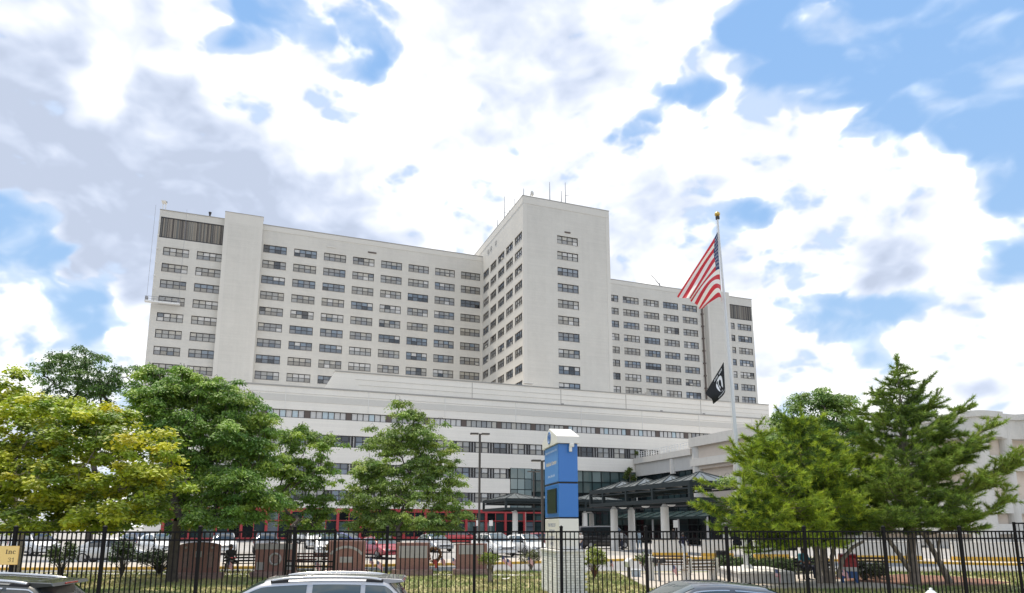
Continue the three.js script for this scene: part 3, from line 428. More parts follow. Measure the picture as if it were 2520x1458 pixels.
// ---------------------------------------------------------------- black steel fence along the pavement
{
  const o = thing('steel_fence', 'long black steel picket fence with square posts along the pavement', 'fence', [0, 0.14, 0]);
  const xs = [-15.08, -13.03, -10.84, -8.42, -5.94, -3.46, -1.05, 1.4, 3.87, 6.29, 8.68, 11.19, 13.66, 16.15, 18.65], at = (x) => V(x, 0, -fenceZ(x));
  const post = bx(0.08, 2.34, 0.08, 0, 1.17, 0), cap = join([bx(0.095, 0.03, 0.095, 0, 2.355, 0), new THREE.ConeGeometry(0.064, 0.035, 4).rotateY(Math.PI / 4).translate(0, 2.386, 0)]), picket = bx(0.028, 2.1, 0.028, 0, 1.17, 0);
  xs.forEach((x, i) => {
    const p = at(x); const g = sub('post', o, [p.x, 0, p.z], BETA); mesh('tube', post, M.blackMetal, g); mesh('cap', cap, M.blackMetal, g); g.rotation.z = rr(-0.004, 0.004);
    if (i === xs.length - 1) return;
    const q = at(xs[i + 1]); for (const y of [2.22, 2.01, 0.22]) { const a = p.clone().setY(y), b = q.clone().setY(y); mesh('rail', beam(a, b, 0.045, 0.045), M.blackMetal, o); }
    const n = 18; for (let k = 1; k <= n; k++) { const c = p.clone().lerp(q, k / (n + 1)); const m = mesh('picket', picket, M.blackMetal, o, [c.x, 0, c.z], BETA); m.rotation.z = rr(-0.003, 0.003); }
  });
}
{ // yellow notice wired to the fence
  const c = document.createElement('canvas'); c.width = 512; c.height = 256; const k = c.getContext('2d'); k.fillStyle = '#e3c67e'; k.fillRect(0, 0, 512, 256); k.fillStyle = '#2b2116'; k.font = 'bold 84px serif'; k.fillText('Inc', 345, 108); k.font = '84px serif'; k.fillText('31', 385, 222);
  const t = new THREE.CanvasTexture(c); t.colorSpace = THREE.SRGBColorSpace;
  const o = thing('fence_sign', 'tan yellow notice board wired to the fence at the left edge', 'sign', [-13.33, 1.77, -17.83], BETA);
  mesh('board', rbx(0.98, 0.48, 0.02, 0.008), std([0.70, 0.44, 0.13], 0.6), o); const f = mesh('lettering', new THREE.PlaneGeometry(0.96, 0.46), std(0xffffff, 0.6, { map: t }), o, [0, 0, 0.0125]);
  mesh('tie', join([bx(0.012, 0.012, 0.1, 0.44, 0.2, -0.05), bx(0.012, 0.012, 0.1, 0.44, -0.2, -0.05)]), M.greyMetal, o);
}
function gatePanel(label, a, b, h, y0) { const o = thing('gate_leaf', label, 'gate', [0, 0, 0], 0, 'open black gate leaves inside the fence'), A = V(a[0], 0, a[1]), Bp = V(b[0], 0, b[1]); const y = G(A.x, A.z);
  for (const q of [y + h, y + h * 0.52, y + h * 0.44, y + 0.2]) mesh('rail', beam(A.clone().setY(q), Bp.clone().setY(q), 0.04, 0.05), M.blackMetal, o);
  const st = bx(0.07, h + 0.05, 0.07, 0, h / 2 + 0.02, 0), pk = bx(0.02, h - 0.2, 0.02, 0, h / 2 + 0.1, 0); for (const p of [A, Bp]) mesh('stile', st, M.blackMetal, o, [p.x, y, p.z]);
  const n = Math.round(A.distanceTo(Bp) / 0.13); for (let k = 1; k < n; k++) { const p = A.clone().lerp(Bp, k / n); mesh('picket', pk, M.blackMetal, o, [p.x, y, p.z]); } }
gatePanel('open black gate leaf standing inside the fence behind the silver SUV', [-7.95, -24.2], [-6.1, -23.6], 2.17);
gatePanel('open black gate leaf inside the fence at the far right edge', [17.6, -23.9], [19.9, -22.4], 2.45);

// ---------------------------------------------------------------- blue and white hospital sign on a white brick base
{
  const P = [1.78, 0, -24.6], o = thing('pylon_sign', 'tall blue and white pylon sign with gabled cap on a white brick base', 'sign', P, 0.182), y0 = G(P[0], P[2]);
  const blue = phy([0.014, 0.16, 0.52], 0.35, { clearcoat: 0.6, clearcoatRoughness: 0.15 }), white = phy([0.74, 0.73, 0.68], 0.4, { clearcoat: 0.3, clearcoatRoughness: 0.3 }), w = 0.70, d = 2.1;
  const base = y0 + 1.52;
  mesh('lower_cabinet', rbx(w, 1.04, d, 0.015, 0, base + 0.55, 0), white, o);
  mesh('reveal', bx(w - 0.06, 0.05, d - 0.06, 0, base + 1.095, 0), M.black, o);
  mesh('middle_cabinet', rbx(w, 1.16, d, 0.015, 0, base + 1.70, 0), blue, o);
  mesh('reveal', bx(w - 0.06, 0.06, d - 0.06, 0, base + 2.31, 0), M.black, o);
  mesh('upper_cabinet', rbx(w, 1.34, d, 0.015, 0, base + 3.01, 0), blue, o);
  // display on the left face
  const disp = sub('display', o, [-w / 2 - 0.012, base + 1.7, 0.1]); mesh('bezel', bx(0.03, 0.86, 1.36), M.black, disp); const sl = bx(0.012, 0.028, 1.3), dm = std([0.012, 0.03, 0.014], 0.4); for (let k = 0; k < 22; k++) mesh('slat', sl, dm, disp, [-0.021, -0.4 + k * 0.038, 0]);
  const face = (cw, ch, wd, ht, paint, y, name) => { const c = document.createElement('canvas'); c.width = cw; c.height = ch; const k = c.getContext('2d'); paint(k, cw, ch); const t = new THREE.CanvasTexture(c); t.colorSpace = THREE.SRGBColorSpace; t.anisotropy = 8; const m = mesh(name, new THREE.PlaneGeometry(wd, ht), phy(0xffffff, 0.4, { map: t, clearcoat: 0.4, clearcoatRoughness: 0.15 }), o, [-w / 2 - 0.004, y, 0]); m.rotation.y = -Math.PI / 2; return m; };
  face(1024, 720, 2.04, 1.29, (k, W, H) => { k.fillStyle = '#4f8ad0'; k.fillRect(0, 0, W, H); k.textAlign = 'center'; k.fillStyle = '#eef2f8'; k.font = '62px sans-serif'; k.fillText('Department of Veterans Affairs', W / 2, 110, W * 0.9); k.fillStyle = '#e8cf9a'; k.font = 'bold 108px sans-serif'; k.fillText('Medical Center', W / 2, 370); k.fillStyle = '#eef2f8'; k.font = '70px sans-serif'; k.fillText('Bronx, New York', W / 2, 610); }, base + 3.01, 'upper_lettering');  // paler blue ground: sunlight on this face is put into the colour
  face(1024, 512, 2.04, 0.98, (k, W, H) => { k.fillStyle = '#dddbd3'; k.fillRect(0, 0, W, H); k.textAlign = 'center'; k.fillStyle = '#24407e'; k.font = 'bold 86px sans-serif'; k.fillText('THE PRICE OF', W / 2, 130); k.fillText('FREEDOM', W / 2, 245); k.fillText('IS VISIBLE', W / 2, 360); k.fillText('HERE', W / 2, 470); }, base + 0.55, 'lower_lettering');
  // gabled cap
  const ov = 0.07, W2 = w / 2 + ov, D2 = d / 2 + 0.1, y1 = base + 3.7, tri = new THREE.Shape([[-D2, 0], [D2, 0], [D2, 0.22], [0, 0.64], [-D2, 0.22]].map((p) => new THREE.Vector2(...p)));
  mesh('cap', new THREE.ExtrudeGeometry(tri, { depth: 2 * W2 - 0.03, bevelEnabled: true, bevelSize: 0.012, bevelThickness: 0.012, bevelSegments: 1 }).rotateY(Math.PI / 2).translate(-W2 + 0.015, y1, 0), white, o);
  mesh('reveal', bx(w - 0.04, 0.05, d - 0.04, 0, y1 - 0.015, 0), M.black, o);
  const em = sub('emblem', o, [-W2 - 0.006, y1 + 0.3, 0]); const ring = mesh('ring', new THREE.TorusGeometry(0.2, 0.035, 6, 24).rotateY(Math.PI / 2).scale(0.3, 1, 1), blue, em); mesh('mark', join([bar(V(0, 0.14, -0.12), V(0, -0.12, -0.02), 0.022), bar(V(0, -0.12, -0.02), V(0, 0.12, 0.05), 0.022), bar(V(0, 0.12, 0.05), V(0, -0.12, 0.13), 0.022)]).scale(0.4, 1, 1), blue, em);
  const lamp = mesh('floodlight', join([rbx(0.16, 0.13, 0.12, 0.02, 0.1, base + 3.61, d / 2 + 0.14), rbx(0.1, 0.2, 0.1, 0.02, 0.06, base + 3.48, d / 2 + 0.13)]), white, o);
  // white painted bricks
  const bw = 0.94, bd = 2.34, core = std([0.30, 0.295, 0.28], 0.9); mesh('brick_core', bx(bw - 0.03, 1.46, bd - 0.03, 0, y0 + 0.70, 0), core, o);
  mesh('coping_slab', rbx(bw + 0.1, 0.09, bd + 0.1, 0.02, 0, y0 + 1.48, 0), M.concretePale, o);
  const bm = [[0.74, 0.735, 0.71], [0.77, 0.765, 0.74], [0.69, 0.685, 0.66], [0.79, 0.785, 0.76]].map((c) => std(c, 0.75)), C = 17, ch = 1.44 / C, gap = 0.012;
  const gF = rbx(0.223, ch - gap, 0.05, 0.006), gH = rbx(0.105, ch - gap, 0.05, 0.006), gS = rbx(0.05, ch - gap, 0.222, 0.006), gSh = rbx(0.05, ch - gap, 0.105, 0.006);
  for (let r = 0; r < C; r++) { const y = y0 + 0.0 + ch * (r + 0.5), odd = r % 2;
    for (let x = -bw / 2 + (odd ? 0.115 : 0); x < bw / 2 - 0.1; x += 0.235) mesh('brick', gF, pick(bm), o, [x + 0.1175, y, bd / 2 - 0.012 + rr(-0.002, 0.003)]);
    if (odd) for (const x of [-bw / 2 + 0.0575, ]) mesh('brick', gH, pick(bm), o, [x, y, bd / 2 - 0.012]);
    for (let z = -bd / 2 + (odd ? 0.117 : 0); z < bd / 2 - 0.1; z += 0.234) mesh('brick', gS, pick(bm), o, [-bw / 2 + 0.012 + rr(-0.003, 0.002), y, z + 0.117]);
    if (odd) for (const z of [-bd / 2 + 0.0575]) mesh('brick', gSh, pick(bm), o, [-bw / 2 + 0.012, y, z]); }
}

// ---------------------------------------------------------------- flagpole with two flags, granite planter
{
  const X = 10.42, Z = -30.6, y0 = G(X, Z);
  const pl = thing('granite_planter', 'low square granite plinth holding the flagpole', 'planter', [10.55, y0, -30.2], -0.06);
  mesh('block', metreUV(rbx(2.2, 0.36, 3.9, 0.02, 0, 0.18, 0)), std(0xffffff, 0.7, { map: surface(256, [[6, 0.4], [60, 0.8], [128, 0.8]], [0.46, 0.455, 0.44], 0.16, 1.2) }), pl); mesh('top_slab', metreUV(rbx(2.3, 0.1, 4.0, 0.02, 0, 0.41, 0)), M.concretePale, pl);
  const o = thing('flagpole', 'tall tapered white flagpole with a gold ball rising from the granite plinth', 'flagpole', [X, y0 + 0.45, Z]); o.rotation.z = 0.0238;
  const h = 16.6; mesh('pole', join([cyl(0.038, 0.112, h, 20, 0, h / 2, 0)]), phy([0.66, 0.67, 0.68], 0.3, { metalness: 0.15, clearcoat: 0.3 }), o); mesh('collar', cyl(0.2, 0.28, 0.16, 20, 0, 0.08, 0), M.whiteMetal, o); mesh('ball', new THREE.SphereGeometry(0.13, 20, 14).translate(0, h + 0.24, 0), phy([0.62, 0.42, 0.12], 0.3, { metalness: 0.7 }), o); mesh('truck', cyl(0.1, 0.1, 0.12, 12, 0, h + 0.05, 0), M.frame, o);
  mesh('halyard', join([bar(V(-0.17, 1.2, 0.06), V(-0.11, h - 0.1, 0.04), 0.008), bar(V(-0.13, 1.2, 0.12), V(-0.08, h - 0.1, 0.1), 0.008)]), M.whiteMetal, o);
  const canvasTex = (w, hh, paint) => { const c = document.createElement('canvas'); c.width = w; c.height = hh; paint(c.getContext('2d'), w, hh); const t = new THREE.CanvasTexture(c); t.colorSpace = THREE.SRGBColorSpace; return t; };
  const cloth = (fn, nu, nv) => { const pos = [], uv = [], idx = []; for (let i = 0; i <= nu; i++) for (let j = 0; j <= nv; j++) { const a = i / nu, b = j / nv, p = fn(a, b); pos.push(p.x, p.y, p.z); uv.push(a, 1 - b); } for (let i = 0; i < nu; i++) for (let j = 0; j < nv; j++) { const q = i * (nv + 1) + j, r = q + nv + 1; idx.push(q, q + 1, r, r, q + 1, r + 1); } const g = new THREE.BufferGeometry(); g.setAttribute('position', new THREE.Float32BufferAttribute(pos, 3)); g.setAttribute('uv', new THREE.Float32BufferAttribute(uv, 2)); g.setIndex(idx); g.computeVertexNormals(); return g; };
  const bez = (A, K, C, t) => { const s = 1 - t; return V(0, 0, 0).addScaledVector(A, s * s).addScaledVector(K, 2 * s * t).addScaledVector(C, t * t); };
  // stars and stripes: hoist at the pole, the fly hangs away to the lower left
  const us = canvasTex(1040, 546, (k, W, H) => { for (let i = 0; i < 13; i++) { k.fillStyle = i % 2 ? '#ece8e2' : '#c8303c'; k.fillRect(0, H * i / 13, W, H / 13 + 1); } k.fillStyle = '#243a66'; k.fillRect(0, 0, W * 0.4, H * 7 / 13); k.fillStyle = '#f4f2ee'; const star = (x, y, r) => { k.beginPath(); for (let i = 0; i < 10; i++) { const a = -Math.PI / 2 + i * Math.PI / 5, q = i % 2 ? r * 0.42 : r; k.lineTo(x + Math.cos(a) * q, y + Math.sin(a) * q); } k.closePath(); k.fill(); }; for (let r = 0; r < 9; r++) for (let c = 0; c < (r % 2 ? 5 : 6); c++) star(W * 0.4 * ((r % 2 ? 2 : 1) + 2 * c) / 12, H * 7 / 13 * (r + 1) / 10, 15); });
  const A0 = V(9.96, 16.58, -30.55), A1 = V(9.97, 13.03, -30.55), C0 = V(7.7, 13.02, -29.6), C1 = V(9, 12.52, -30.1);
  const f1 = thing('national_flag', 'large red, white and blue striped flag with stars drooping from the flagpole', 'flag');
  const fl = cloth((a, b) => { const A = A0.clone().lerp(A1, b), C = C0.clone().lerp(C1, b), K = A.clone().lerp(C, 0.1); K.x -= 0.42 * Math.sin(Math.PI * Math.min(1, b * 0.9)) * b; K.y += 0.22 * b + 0.25 * b * b; K.z += 0.5 * b; const t = Math.pow(a, 1.45), p = bez(A, K, C, t); p.z += Math.sin(a * 5 + b * 7) * 0.16 * a + Math.sin(b * 17 + a * 3) * 0.09 * a; p.x += Math.sin(b * 13 + a * 4) * 0.06 * a; p.y += Math.sin(a * 9 + b * 11) * 0.05 * a * b; return p; }, 46, 40);
  mesh('cloth', fl, phy(0xffffff, 0.85, { map: us, side: THREE.DoubleSide, transmission: 0.25, thickness: 0 }), f1); mesh('heading', beam(A0, A1, 0.03, 0.03), M.white, f1);
  const pw = canvasTex(768, 512, (k, W, H) => { k.fillStyle = '#17181c'; k.fillRect(0, 0, W, H); k.fillStyle = '#e9e9ec'; k.beginPath(); k.arc(W * 0.5, H * 0.52, H * 0.29, 0, 7); k.fill(); k.fillStyle = '#17181c'; k.beginPath(); k.ellipse(W * 0.485, H * 0.5, H * 0.11, H * 0.14, 0.15, 0, 7); k.fill(); k.beginPath(); k.moveTo(W * 0.37, H * 0.79); k.quadraticCurveTo(W * 0.43, H * 0.6, W * 0.5, H * 0.62); k.quadraticCurveTo(W * 0.6, H * 0.62, W * 0.62, H * 0.79); k.fill(); k.fillRect(W * 0.58, H * 0.36, W * 0.035, H * 0.36); k.fillRect(W * 0.56, H * 0.32, W * 0.075, H * 0.06); k.textAlign = 'center'; k.fillStyle = '#e9e9ec'; k.font = 'bold 66px sans-serif'; k.fillText('POW  MIA', W / 2, H * 0.17); k.font = 'bold 34px sans-serif'; k.fillText('YOU ARE NOT FORGOTTEN', W / 2, H * 0.92); });
  const B0 = V(9.92, 10.11, -30.55), B1 = V(9.9, 8.69, -30.55), D0 = V(8.75, 8.46, -29.8), D1 = V(9.25, 8.03, -30.2);
  const f2 = thing('memorial_flag', 'smaller black flag with a white emblem hanging below the striped flag', 'flag');
  const f2g = cloth((a, b) => { const A = B0.clone().lerp(B1, b), C = D0.clone().lerp(D1, b), K = A.clone().lerp(C, 0.25); K.x -= 0.02; K.y += 0.02 - 0.12 * b; K.z += 0.4 * b; const p = bez(A, K, C, Math.pow(a, 1.15)); p.z += Math.sin(a * 6 + b * 4) * 0.07 * a; p.x += Math.sin(b * 8 + a * 3) * 0.03 * a; return p; }, 30, 26);
  mesh('cloth', f2g, phy(0xffffff, 0.8, { map: pw, side: THREE.DoubleSide }), f2); mesh('heading', beam(B0, B1, 0.03, 0.03), M.white, f2);
}

// ---------------------------------------------------------------- granite memorials on the lawn
const granite = std(0xffffff, 0.45, { map: surface(256, [[5, 0.3], [40, 0.5], [128, 0.9]], [0.235, 0.115, 0.095], 0.22, 0.9) });
const graniteRough = std(0xffffff, 0.9, { map: surface(256, [[6, 0.5], [40, 0.8], [128, 0.9]], [0.25, 0.165, 0.15], 0.3, 0.9) });
const graniteGrey = std(0xffffff, 0.5, { map: surface(256, [[5, 0.3], [60, 0.6], [128, 0.8]], [0.34, 0.315, 0.31], 0.14, 0.8) });
function roughBlock(w, h, d, s) { const g = new THREE.BoxGeometry(w, h, d, 12, 4, 5), p = g.attributes.position; for (let i = 0; i < p.count; i++) { const x = p.getX(i), y = p.getY(i), z = p.getZ(i), k = 0.05; p.setXYZ(i, x + k * perlin.noise(x * 7 + s, y * 7, z * 7), y + (y > 0 ? 0.3 : 1) * k * perlin.noise(x * 7, y * 7 + s, z * 7 + 5), z + k * 1.4 * perlin.noise(x * 7 + 9, y * 7, z * 7 + s)); } g.computeVertexNormals(); return g; }
function memorial(x, z, w, h, label, style, turn = 0) {
  const o = thing('granite_memorial', label, 'monument', [x, G(x, z), z], turn, 'granite memorials on the lawn');
  mesh('base', roughBlock(w + 0.28, 0.3, 0.62, x), graniteRough, o, [0, 0.14, 0]);
  const s = new THREE.Shape(), hw2 = w / 2; s.moveTo(-hw2, 0); s.lineTo(hw2, 0);
  if (style === 'serpentine') { s.lineTo(hw2, h - 0.1); s.quadraticCurveTo(hw2 - 0.2, h, 0, h + 0.02); s.quadraticCurveTo(-hw2 + 0.2, h, -hw2, h - 0.1); } else { s.lineTo(hw2, h); s.lineTo(-hw2, h); }
  s.closePath();
  mesh('slab', metreUV(new THREE.ExtrudeGeometry(s, { depth: 0.2, bevelEnabled: true, bevelSize: 0.012, bevelThickness: 0.012, bevelSegments: 1 }).translate(0, 0.28, -0.1)), granite, o);
  const zf = 0.118;
  if (style === 'plaque') mesh('plaque', rbx(w * 0.82, h * 0.36, 0.025, 0.01, 0, 0.28 + h * 0.76, zf), graniteGrey, o);
  if (style === 'plaque_left') mesh('plaque', rbx(w * 0.86, h * 0.46, 0.025, 0.01, 0.03, 0.28 + h * 0.66, zf), graniteGrey, o);
  if (style === 'arch') { const a = new THREE.Shape(); a.absarc(0, 0, w * 0.62, 0.72, Math.PI - 0.72, false); a.absarc(0, 0, w * 0.55, Math.PI - 0.72, 0.72, true); mesh('arch_inlay', new THREE.ExtrudeGeometry(a, { depth: 0.02, bevelEnabled: false }).translate(0, 0.28 + h * 0.84 - w * 0.62, zf - 0.006), graniteGrey, o); mesh('plaque', rbx(w * 0.36, h * 0.2, 0.02, 0.008, 0, 0.28 + h * 0.36, zf), graniteGrey, o); }
  if (style === 'medal') { mesh('cap_band', rbx(w + 0.02, h * 0.2, 0.235, 0.01, 0, 0.28 + h * 0.9, 0), graniteGrey, o); mesh('medallion', new THREE.TorusGeometry(0.24, 0.05, 8, 28).translate(0, 0.28 + h * 0.45, zf), graniteGrey, o); mesh('shield', cyl(0.18, 0.18, 0.03, 24).rotateX(Math.PI / 2).translate(0, 0.28 + h * 0.45, zf), graniteRough, o); for (const q of [-1, 1]) mesh('carving', rbx(w * 0.2, h * 0.28, 0.02, 0.01, q * w * 0.36, 0.28 + h * 0.2, zf), graniteGrey, o); }
  if (style === 'serpentine') { for (const q of [-1, 1]) { mesh('panel', rbx(w * 0.16, h * 0.52, 0.02, 0.01, q * w * 0.3, 0.28 + h * 0.44, zf), graniteRough, o); mesh('rosette', cyl(0.05, 0.05, 0.03, 14).rotateX(Math.PI / 2).translate(q * w * 0.33, 0.28 + h * 0.84, zf), graniteGrey, o); } mesh('panel', rbx(w * 0.16, h * 0.2, 0.02, 0.01, 0, 0.28 + h * 0.62, zf), graniteGrey, o); }
}
memorial(-13.7, -30.15, 1.72, 1.28, 'dark red granite memorial with a curved top beside the big tree trunk', 'serpentine');
memorial(-10.58, -30.82, 1.78, 1.22, 'red granite memorial with a carved round medallion and pale top band', 'medal');
memorial(-7.63, -31.75, 1.66, 1.32, 'red granite memorial with a pale arched line near its top', 'arch');
memorial(-4.66, -32.25, 1.55, 1.22, 'red granite memorial with a tall pale grey plaque beside the wreath', 'plaque_left');
memorial(-1.92, -32.52, 1.45, 1.18, 'red granite memorial with a wide pale plaque, rightmost of the five', 'plaque');
{ // wreath on a stand beside the fourth memorial
  const [x, z] = [-3.68, -32.5], o = thing('wreath', 'dried reddish wreath on a stand beside a granite memorial', 'wreath', [x, G(x, z), z], 0.3), col = [[0.24, 0.06, 0.04], [0.16, 0.09, 0.04], [0.08, 0.07, 0.03]].map((c) => std(c, 0.9)), leafs = [[], [], []];
  for (let k = 0; k < 240; k++) { const a = rr(0, 6.283), r = 0.3 + gauss() * 0.05, g = new THREE.ConeGeometry(0.035, 0.12, 3); g.rotateZ(rr(0, 6.3)); g.rotateX(rr(0, 6.3)); leafs[Math.floor(rnd() * 3)].push(g.translate(Math.cos(a) * r, 0.95 + Math.sin(a) * r, gauss() * 0.05)); }
  leafs.forEach((l, i) => mesh('foliage', join(l), col[i], o)); mesh('ribbon', join([bx(0.16, 0.34, 0.02, 0.1, 0.5, 0.07), bx(0.1, 0.2, 0.03, 0, 0.62, 0.08)]), std([0.35, 0.05, 0.04], 0.7), o); mesh('stand', join([bar(V(-0.25, 0, 0.1), V(0, 1.25, -0.06), 0.012), bar(V(0.25, 0, 0.1), V(0, 1.25, -0.06), 0.012), bar(V(0, 0, -0.4), V(0, 1.25, -0.06), 0.012)]), M.black, o);
}
// small stick flags stuck into the lawn
{
  const c = document.createElement('canvas'); c.width = 160; c.height = 100; const k = c.getContext('2d'); for (let i = 0; i < 13; i++) { k.fillStyle = i % 2 ? '#e6dcdc' : '#b9404c'; k.fillRect(0, 100 * i / 13, 160, 8.2); } k.fillStyle = '#2c3d6e'; k.fillRect(0, 0, 64, 54); k.fillStyle = '#eee'; for (let a = 0; a < 5; a++) for (let b = 0; b < 4; b++) k.fillRect(6 + a * 12, 6 + b * 13, 4, 4);
  const t = new THREE.CanvasTexture(c); t.colorSpace = THREE.SRGBColorSpace; const fm = std(0xffffff, 0.85, { map: t, side: THREE.DoubleSide });
  const fg = new THREE.PlaneGeometry(0.44, 0.28, 8, 3), p = fg.attributes.position; for (let i = 0; i < p.count; i++) { const a = (p.getX(i) + 0.22) / 0.44; p.setZ(i, 0.06 * Math.sin(a * 5)); p.setY(i, p.getY(i) - 0.24 * a * a); p.setX(i, p.getX(i) * 0.72 - 0.05 * a); } fg.computeVertexNormals(); fg.translate(0.16, 0.58, 0);
  const stick = cyl(0.006, 0.006, 0.76, 5, 0, 0.38, 0);
  const list = [[-13.05, -31.46, 'the seated person'], [-8.87, -31.06, 'the white post left of the arched memorial'], [-7.15, -34.25, 'the back lawn right of the arched memorial'], [-6.2, -31.54, 'the arched memorial, nearer one'], [-3.65, -35.12, 'the wreath stand, left one'], [-3.03, -34.3, 'the wreath stand, right one'], [-0.51, -35.74, 'the clipped tree, back one'], [-0.27, -33.29, 'the clipped tree, front one'], [0.83, -35.18, 'the little bush left of the pylon sign'], [4.61, -32.6, 'the rose bush'], [6.28, -34.14, 'the pink flowering bush'], [6.63, -28.77, 'the granite plinth, left one'], [10.04, -26.39, 'the granite plinth, right one'], [12.91, -27.06, 'the striped drop box']];
  for (const [x, z, where] of list) { const o = thing('stick_flag', 'tiny striped stick flag beside ' + where, 'flag', [x, G(x, z), z], rr(-0.6, 0.6), 'stick flags in the lawn'); o.rotation.z = rr(-0.1, 0.1); mesh('cloth', fg, fm, o); mesh('stick', stick, M.white, o); }
}

// ---------------------------------------------------------------- benches, boxes, lights, bins
function bench(x, z, ry, w, label, slatMat, legMat, concrete) {
  const o = thing('park_bench', label, 'bench', [x, G(x, z) + 0.012, z], ry, 'benches in the memorial garden'), s = rbx(w, 0.035, 0.085, 0.008), bk = rbx(w, 0.085, 0.03, 0.008);
  for (let k = 0; k < 4; k++) mesh('seat_slat', s, slatMat, o, [0, 0.44, -0.17 + k * 0.11]);
  for (let k = 0; k < 3; k++) { const m = mesh('back_slat', bk, slatMat, o, [0, 0.56 + k * 0.14, -0.25 - k * 0.035]); m.rotation.x = -0.24; }
  for (const q of [-1, 1]) mesh('leg', join(concrete ? [rbx(0.14, 0.43, 0.46, 0.02, q * (w / 2 - 0.2), 0.215, 0), rbx(0.14, 0.62, 0.1, 0.02, q * (w / 2 - 0.2), 0.62, -0.3)] : [rbx(0.06, 0.43, 0.06, 0.01, q * (w / 2 - 0.15), 0.215, 0.18), rbx(0.06, 0.9, 0.06, 0.01, q * (w / 2 - 0.15), 0.45, -0.22), rbx(0.06, 0.05, 0.46, 0.01, q * (w / 2 - 0.15), 0.62, -0.02)]), legMat, o);
}
const wood = std([0.13, 0.085, 0.055], 0.75), woodGrey = std([0.20, 0.165, 0.13], 0.8);
bench(-13.24, -33.91, 0.25, 1.9, 'dark slatted bench under the seated person left of the medallion memorial', std([0.04, 0.035, 0.03], 0.7), M.black, false);
bench(-10.29, -35.04, 0.1, 1.7, 'reddish slatted bench behind the open gate leaf', std([0.16, 0.06, 0.045], 0.7), M.black, false);
bench(7.53, -33.37, Math.PI - 0.15, 2.0, 'brown slatted bench between the bushes near the pylon sign', wood, M.concretePale, true);
bench(8.15, -29.96, Math.PI + 0.35, 1.75, 'weathered slatted bench with concrete ends beside the granite plinth', woodGrey, M.concretePale, true);
bench(13.43, -30.43, 0.2, 1.8, 'black metal bench under the left pine', M.black, M.black, false);
bench(16.23, -31.33, -0.1, 1.7, 'dark bench right of the striped drop box', M.black, M.black, false);
{ const [x, z] = [5.14, -30.34], o = thing('flood_light', 'pale grey floodlight on a short dark post in the lawn', 'floodlight', [x, G(x, z), z], 0.6); mesh('post', cyl(0.07, 0.08, 0.55, 10, 0, 0.27, 0), M.bronze, o); const hd = mesh('head', rbx(0.34, 0.3, 0.3, 0.05), M.whiteMetal, o, [0, 0.72, 0]); hd.rotation.z = 0.5; mesh('bracket', rbx(0.1, 0.2, 0.1, 0.02, 0, 0.58, 0), M.bronze, o); }
{ const [x, z] = [5.69, -31.66], o = thing('utility_box', 'small pale blue utility box on the ground beside the floodlight', 'box', [x, G(x, z), z], -0.2); mesh('body', rbx(0.42, 0.3, 0.3, 0.03, 0, 0.15, 0), std([0.38, 0.45, 0.52], 0.5), o); mesh('lid', rbx(0.46, 0.05, 0.34, 0.02, 0, 0.32, 0), std([0.6, 0.64, 0.68], 0.5), o); }
{ const [x, z] = [5.95, -29.73], o = thing('power_pedestal', 'white square power pedestal behind the fence near the plinth benches', 'pedestal', [x, G(x, z), z], 0.1); mesh('body', rbx(0.3, 0.95, 0.3, 0.02, 0, 0.475, 0), M.concretePale, o); mesh('top', rbx(0.34, 0.05, 0.34, 0.015, 0, 0.97, 0), M.white, o); }
{ const [x, z] = [6.27, -29.34], o = thing('path_light', 'dark twin path light on a grey post beside the white pedestal', 'light', [x, G(x, z), z], -0.3); mesh('post', cyl(0.06, 0.06, 0.75, 10, 0, 0.375, 0), std([0.2, 0.22, 0.25], 0.5), o); for (const q of [-1, 1]) { const m = mesh('head', rbx(0.24, 0.22, 0.26, 0.04), M.frame, o, [q * 0.15, 0.86, 0]); m.rotation.z = q * 0.3; } }
{ const [x, z] = [11.52, -37.74], o = thing('litter_bin', 'black slatted litter bin on the plaza behind the plinth', 'litter bin', [x, G(x, z) + 0.01, z]); mesh('liner', cyl(0.26, 0.24, 0.84, 16, 0, 0.44, 0), M.frame, o); const st = bx(0.035, 0.86, 0.02); for (let k = 0; k < 22; k++) { const a = k / 22 * 6.283, m = mesh('slat', st, M.black, o, [Math.sin(a) * 0.29, 0.45, Math.cos(a) * 0.29], a); } mesh('rim', new THREE.TorusGeometry(0.29, 0.03, 6, 20).rotateX(Math.PI / 2).translate(0, 0.9, 0), M.black, o); }
{ const [x, z] = [14.62, -35.92], o = thing('notice_board', 'black notice board on a pale post under the left pine', 'sign', [x, G(x, z), z], -0.1); mesh('board', rbx(0.85, 0.55, 0.06, 0.02, -0.1, 1.28, 0), M.black, o); mesh('post', rbx(0.09, 1.5, 0.09, 0.01, 0.15, 0.75, -0.09), M.concretePale, o); }
{ const [x, z] = [-9, -31.97], o = thing('marker_post', 'short white leaning marker post left of the arched memorial', 'post', [x, G(x, z), z], 0.2); const s = new THREE.Shape([[-0.14, 0], [0.14, 0], [0.14, 0.82], [-0.02, 0.82], [-0.14, 0.6]].map((p) => new THREE.Vector2(...p))); mesh('slab', new THREE.ExtrudeGeometry(s, { depth: 0.14, bevelEnabled: true, bevelSize: 0.01, bevelThickness: 0.01, bevelSegments: 1 }).translate(0, 0, -0.07), M.white, o); mesh('foot', rbx(0.4, 0.08, 0.3, 0.02, 0, 0.03, 0), M.concretePale, o); }
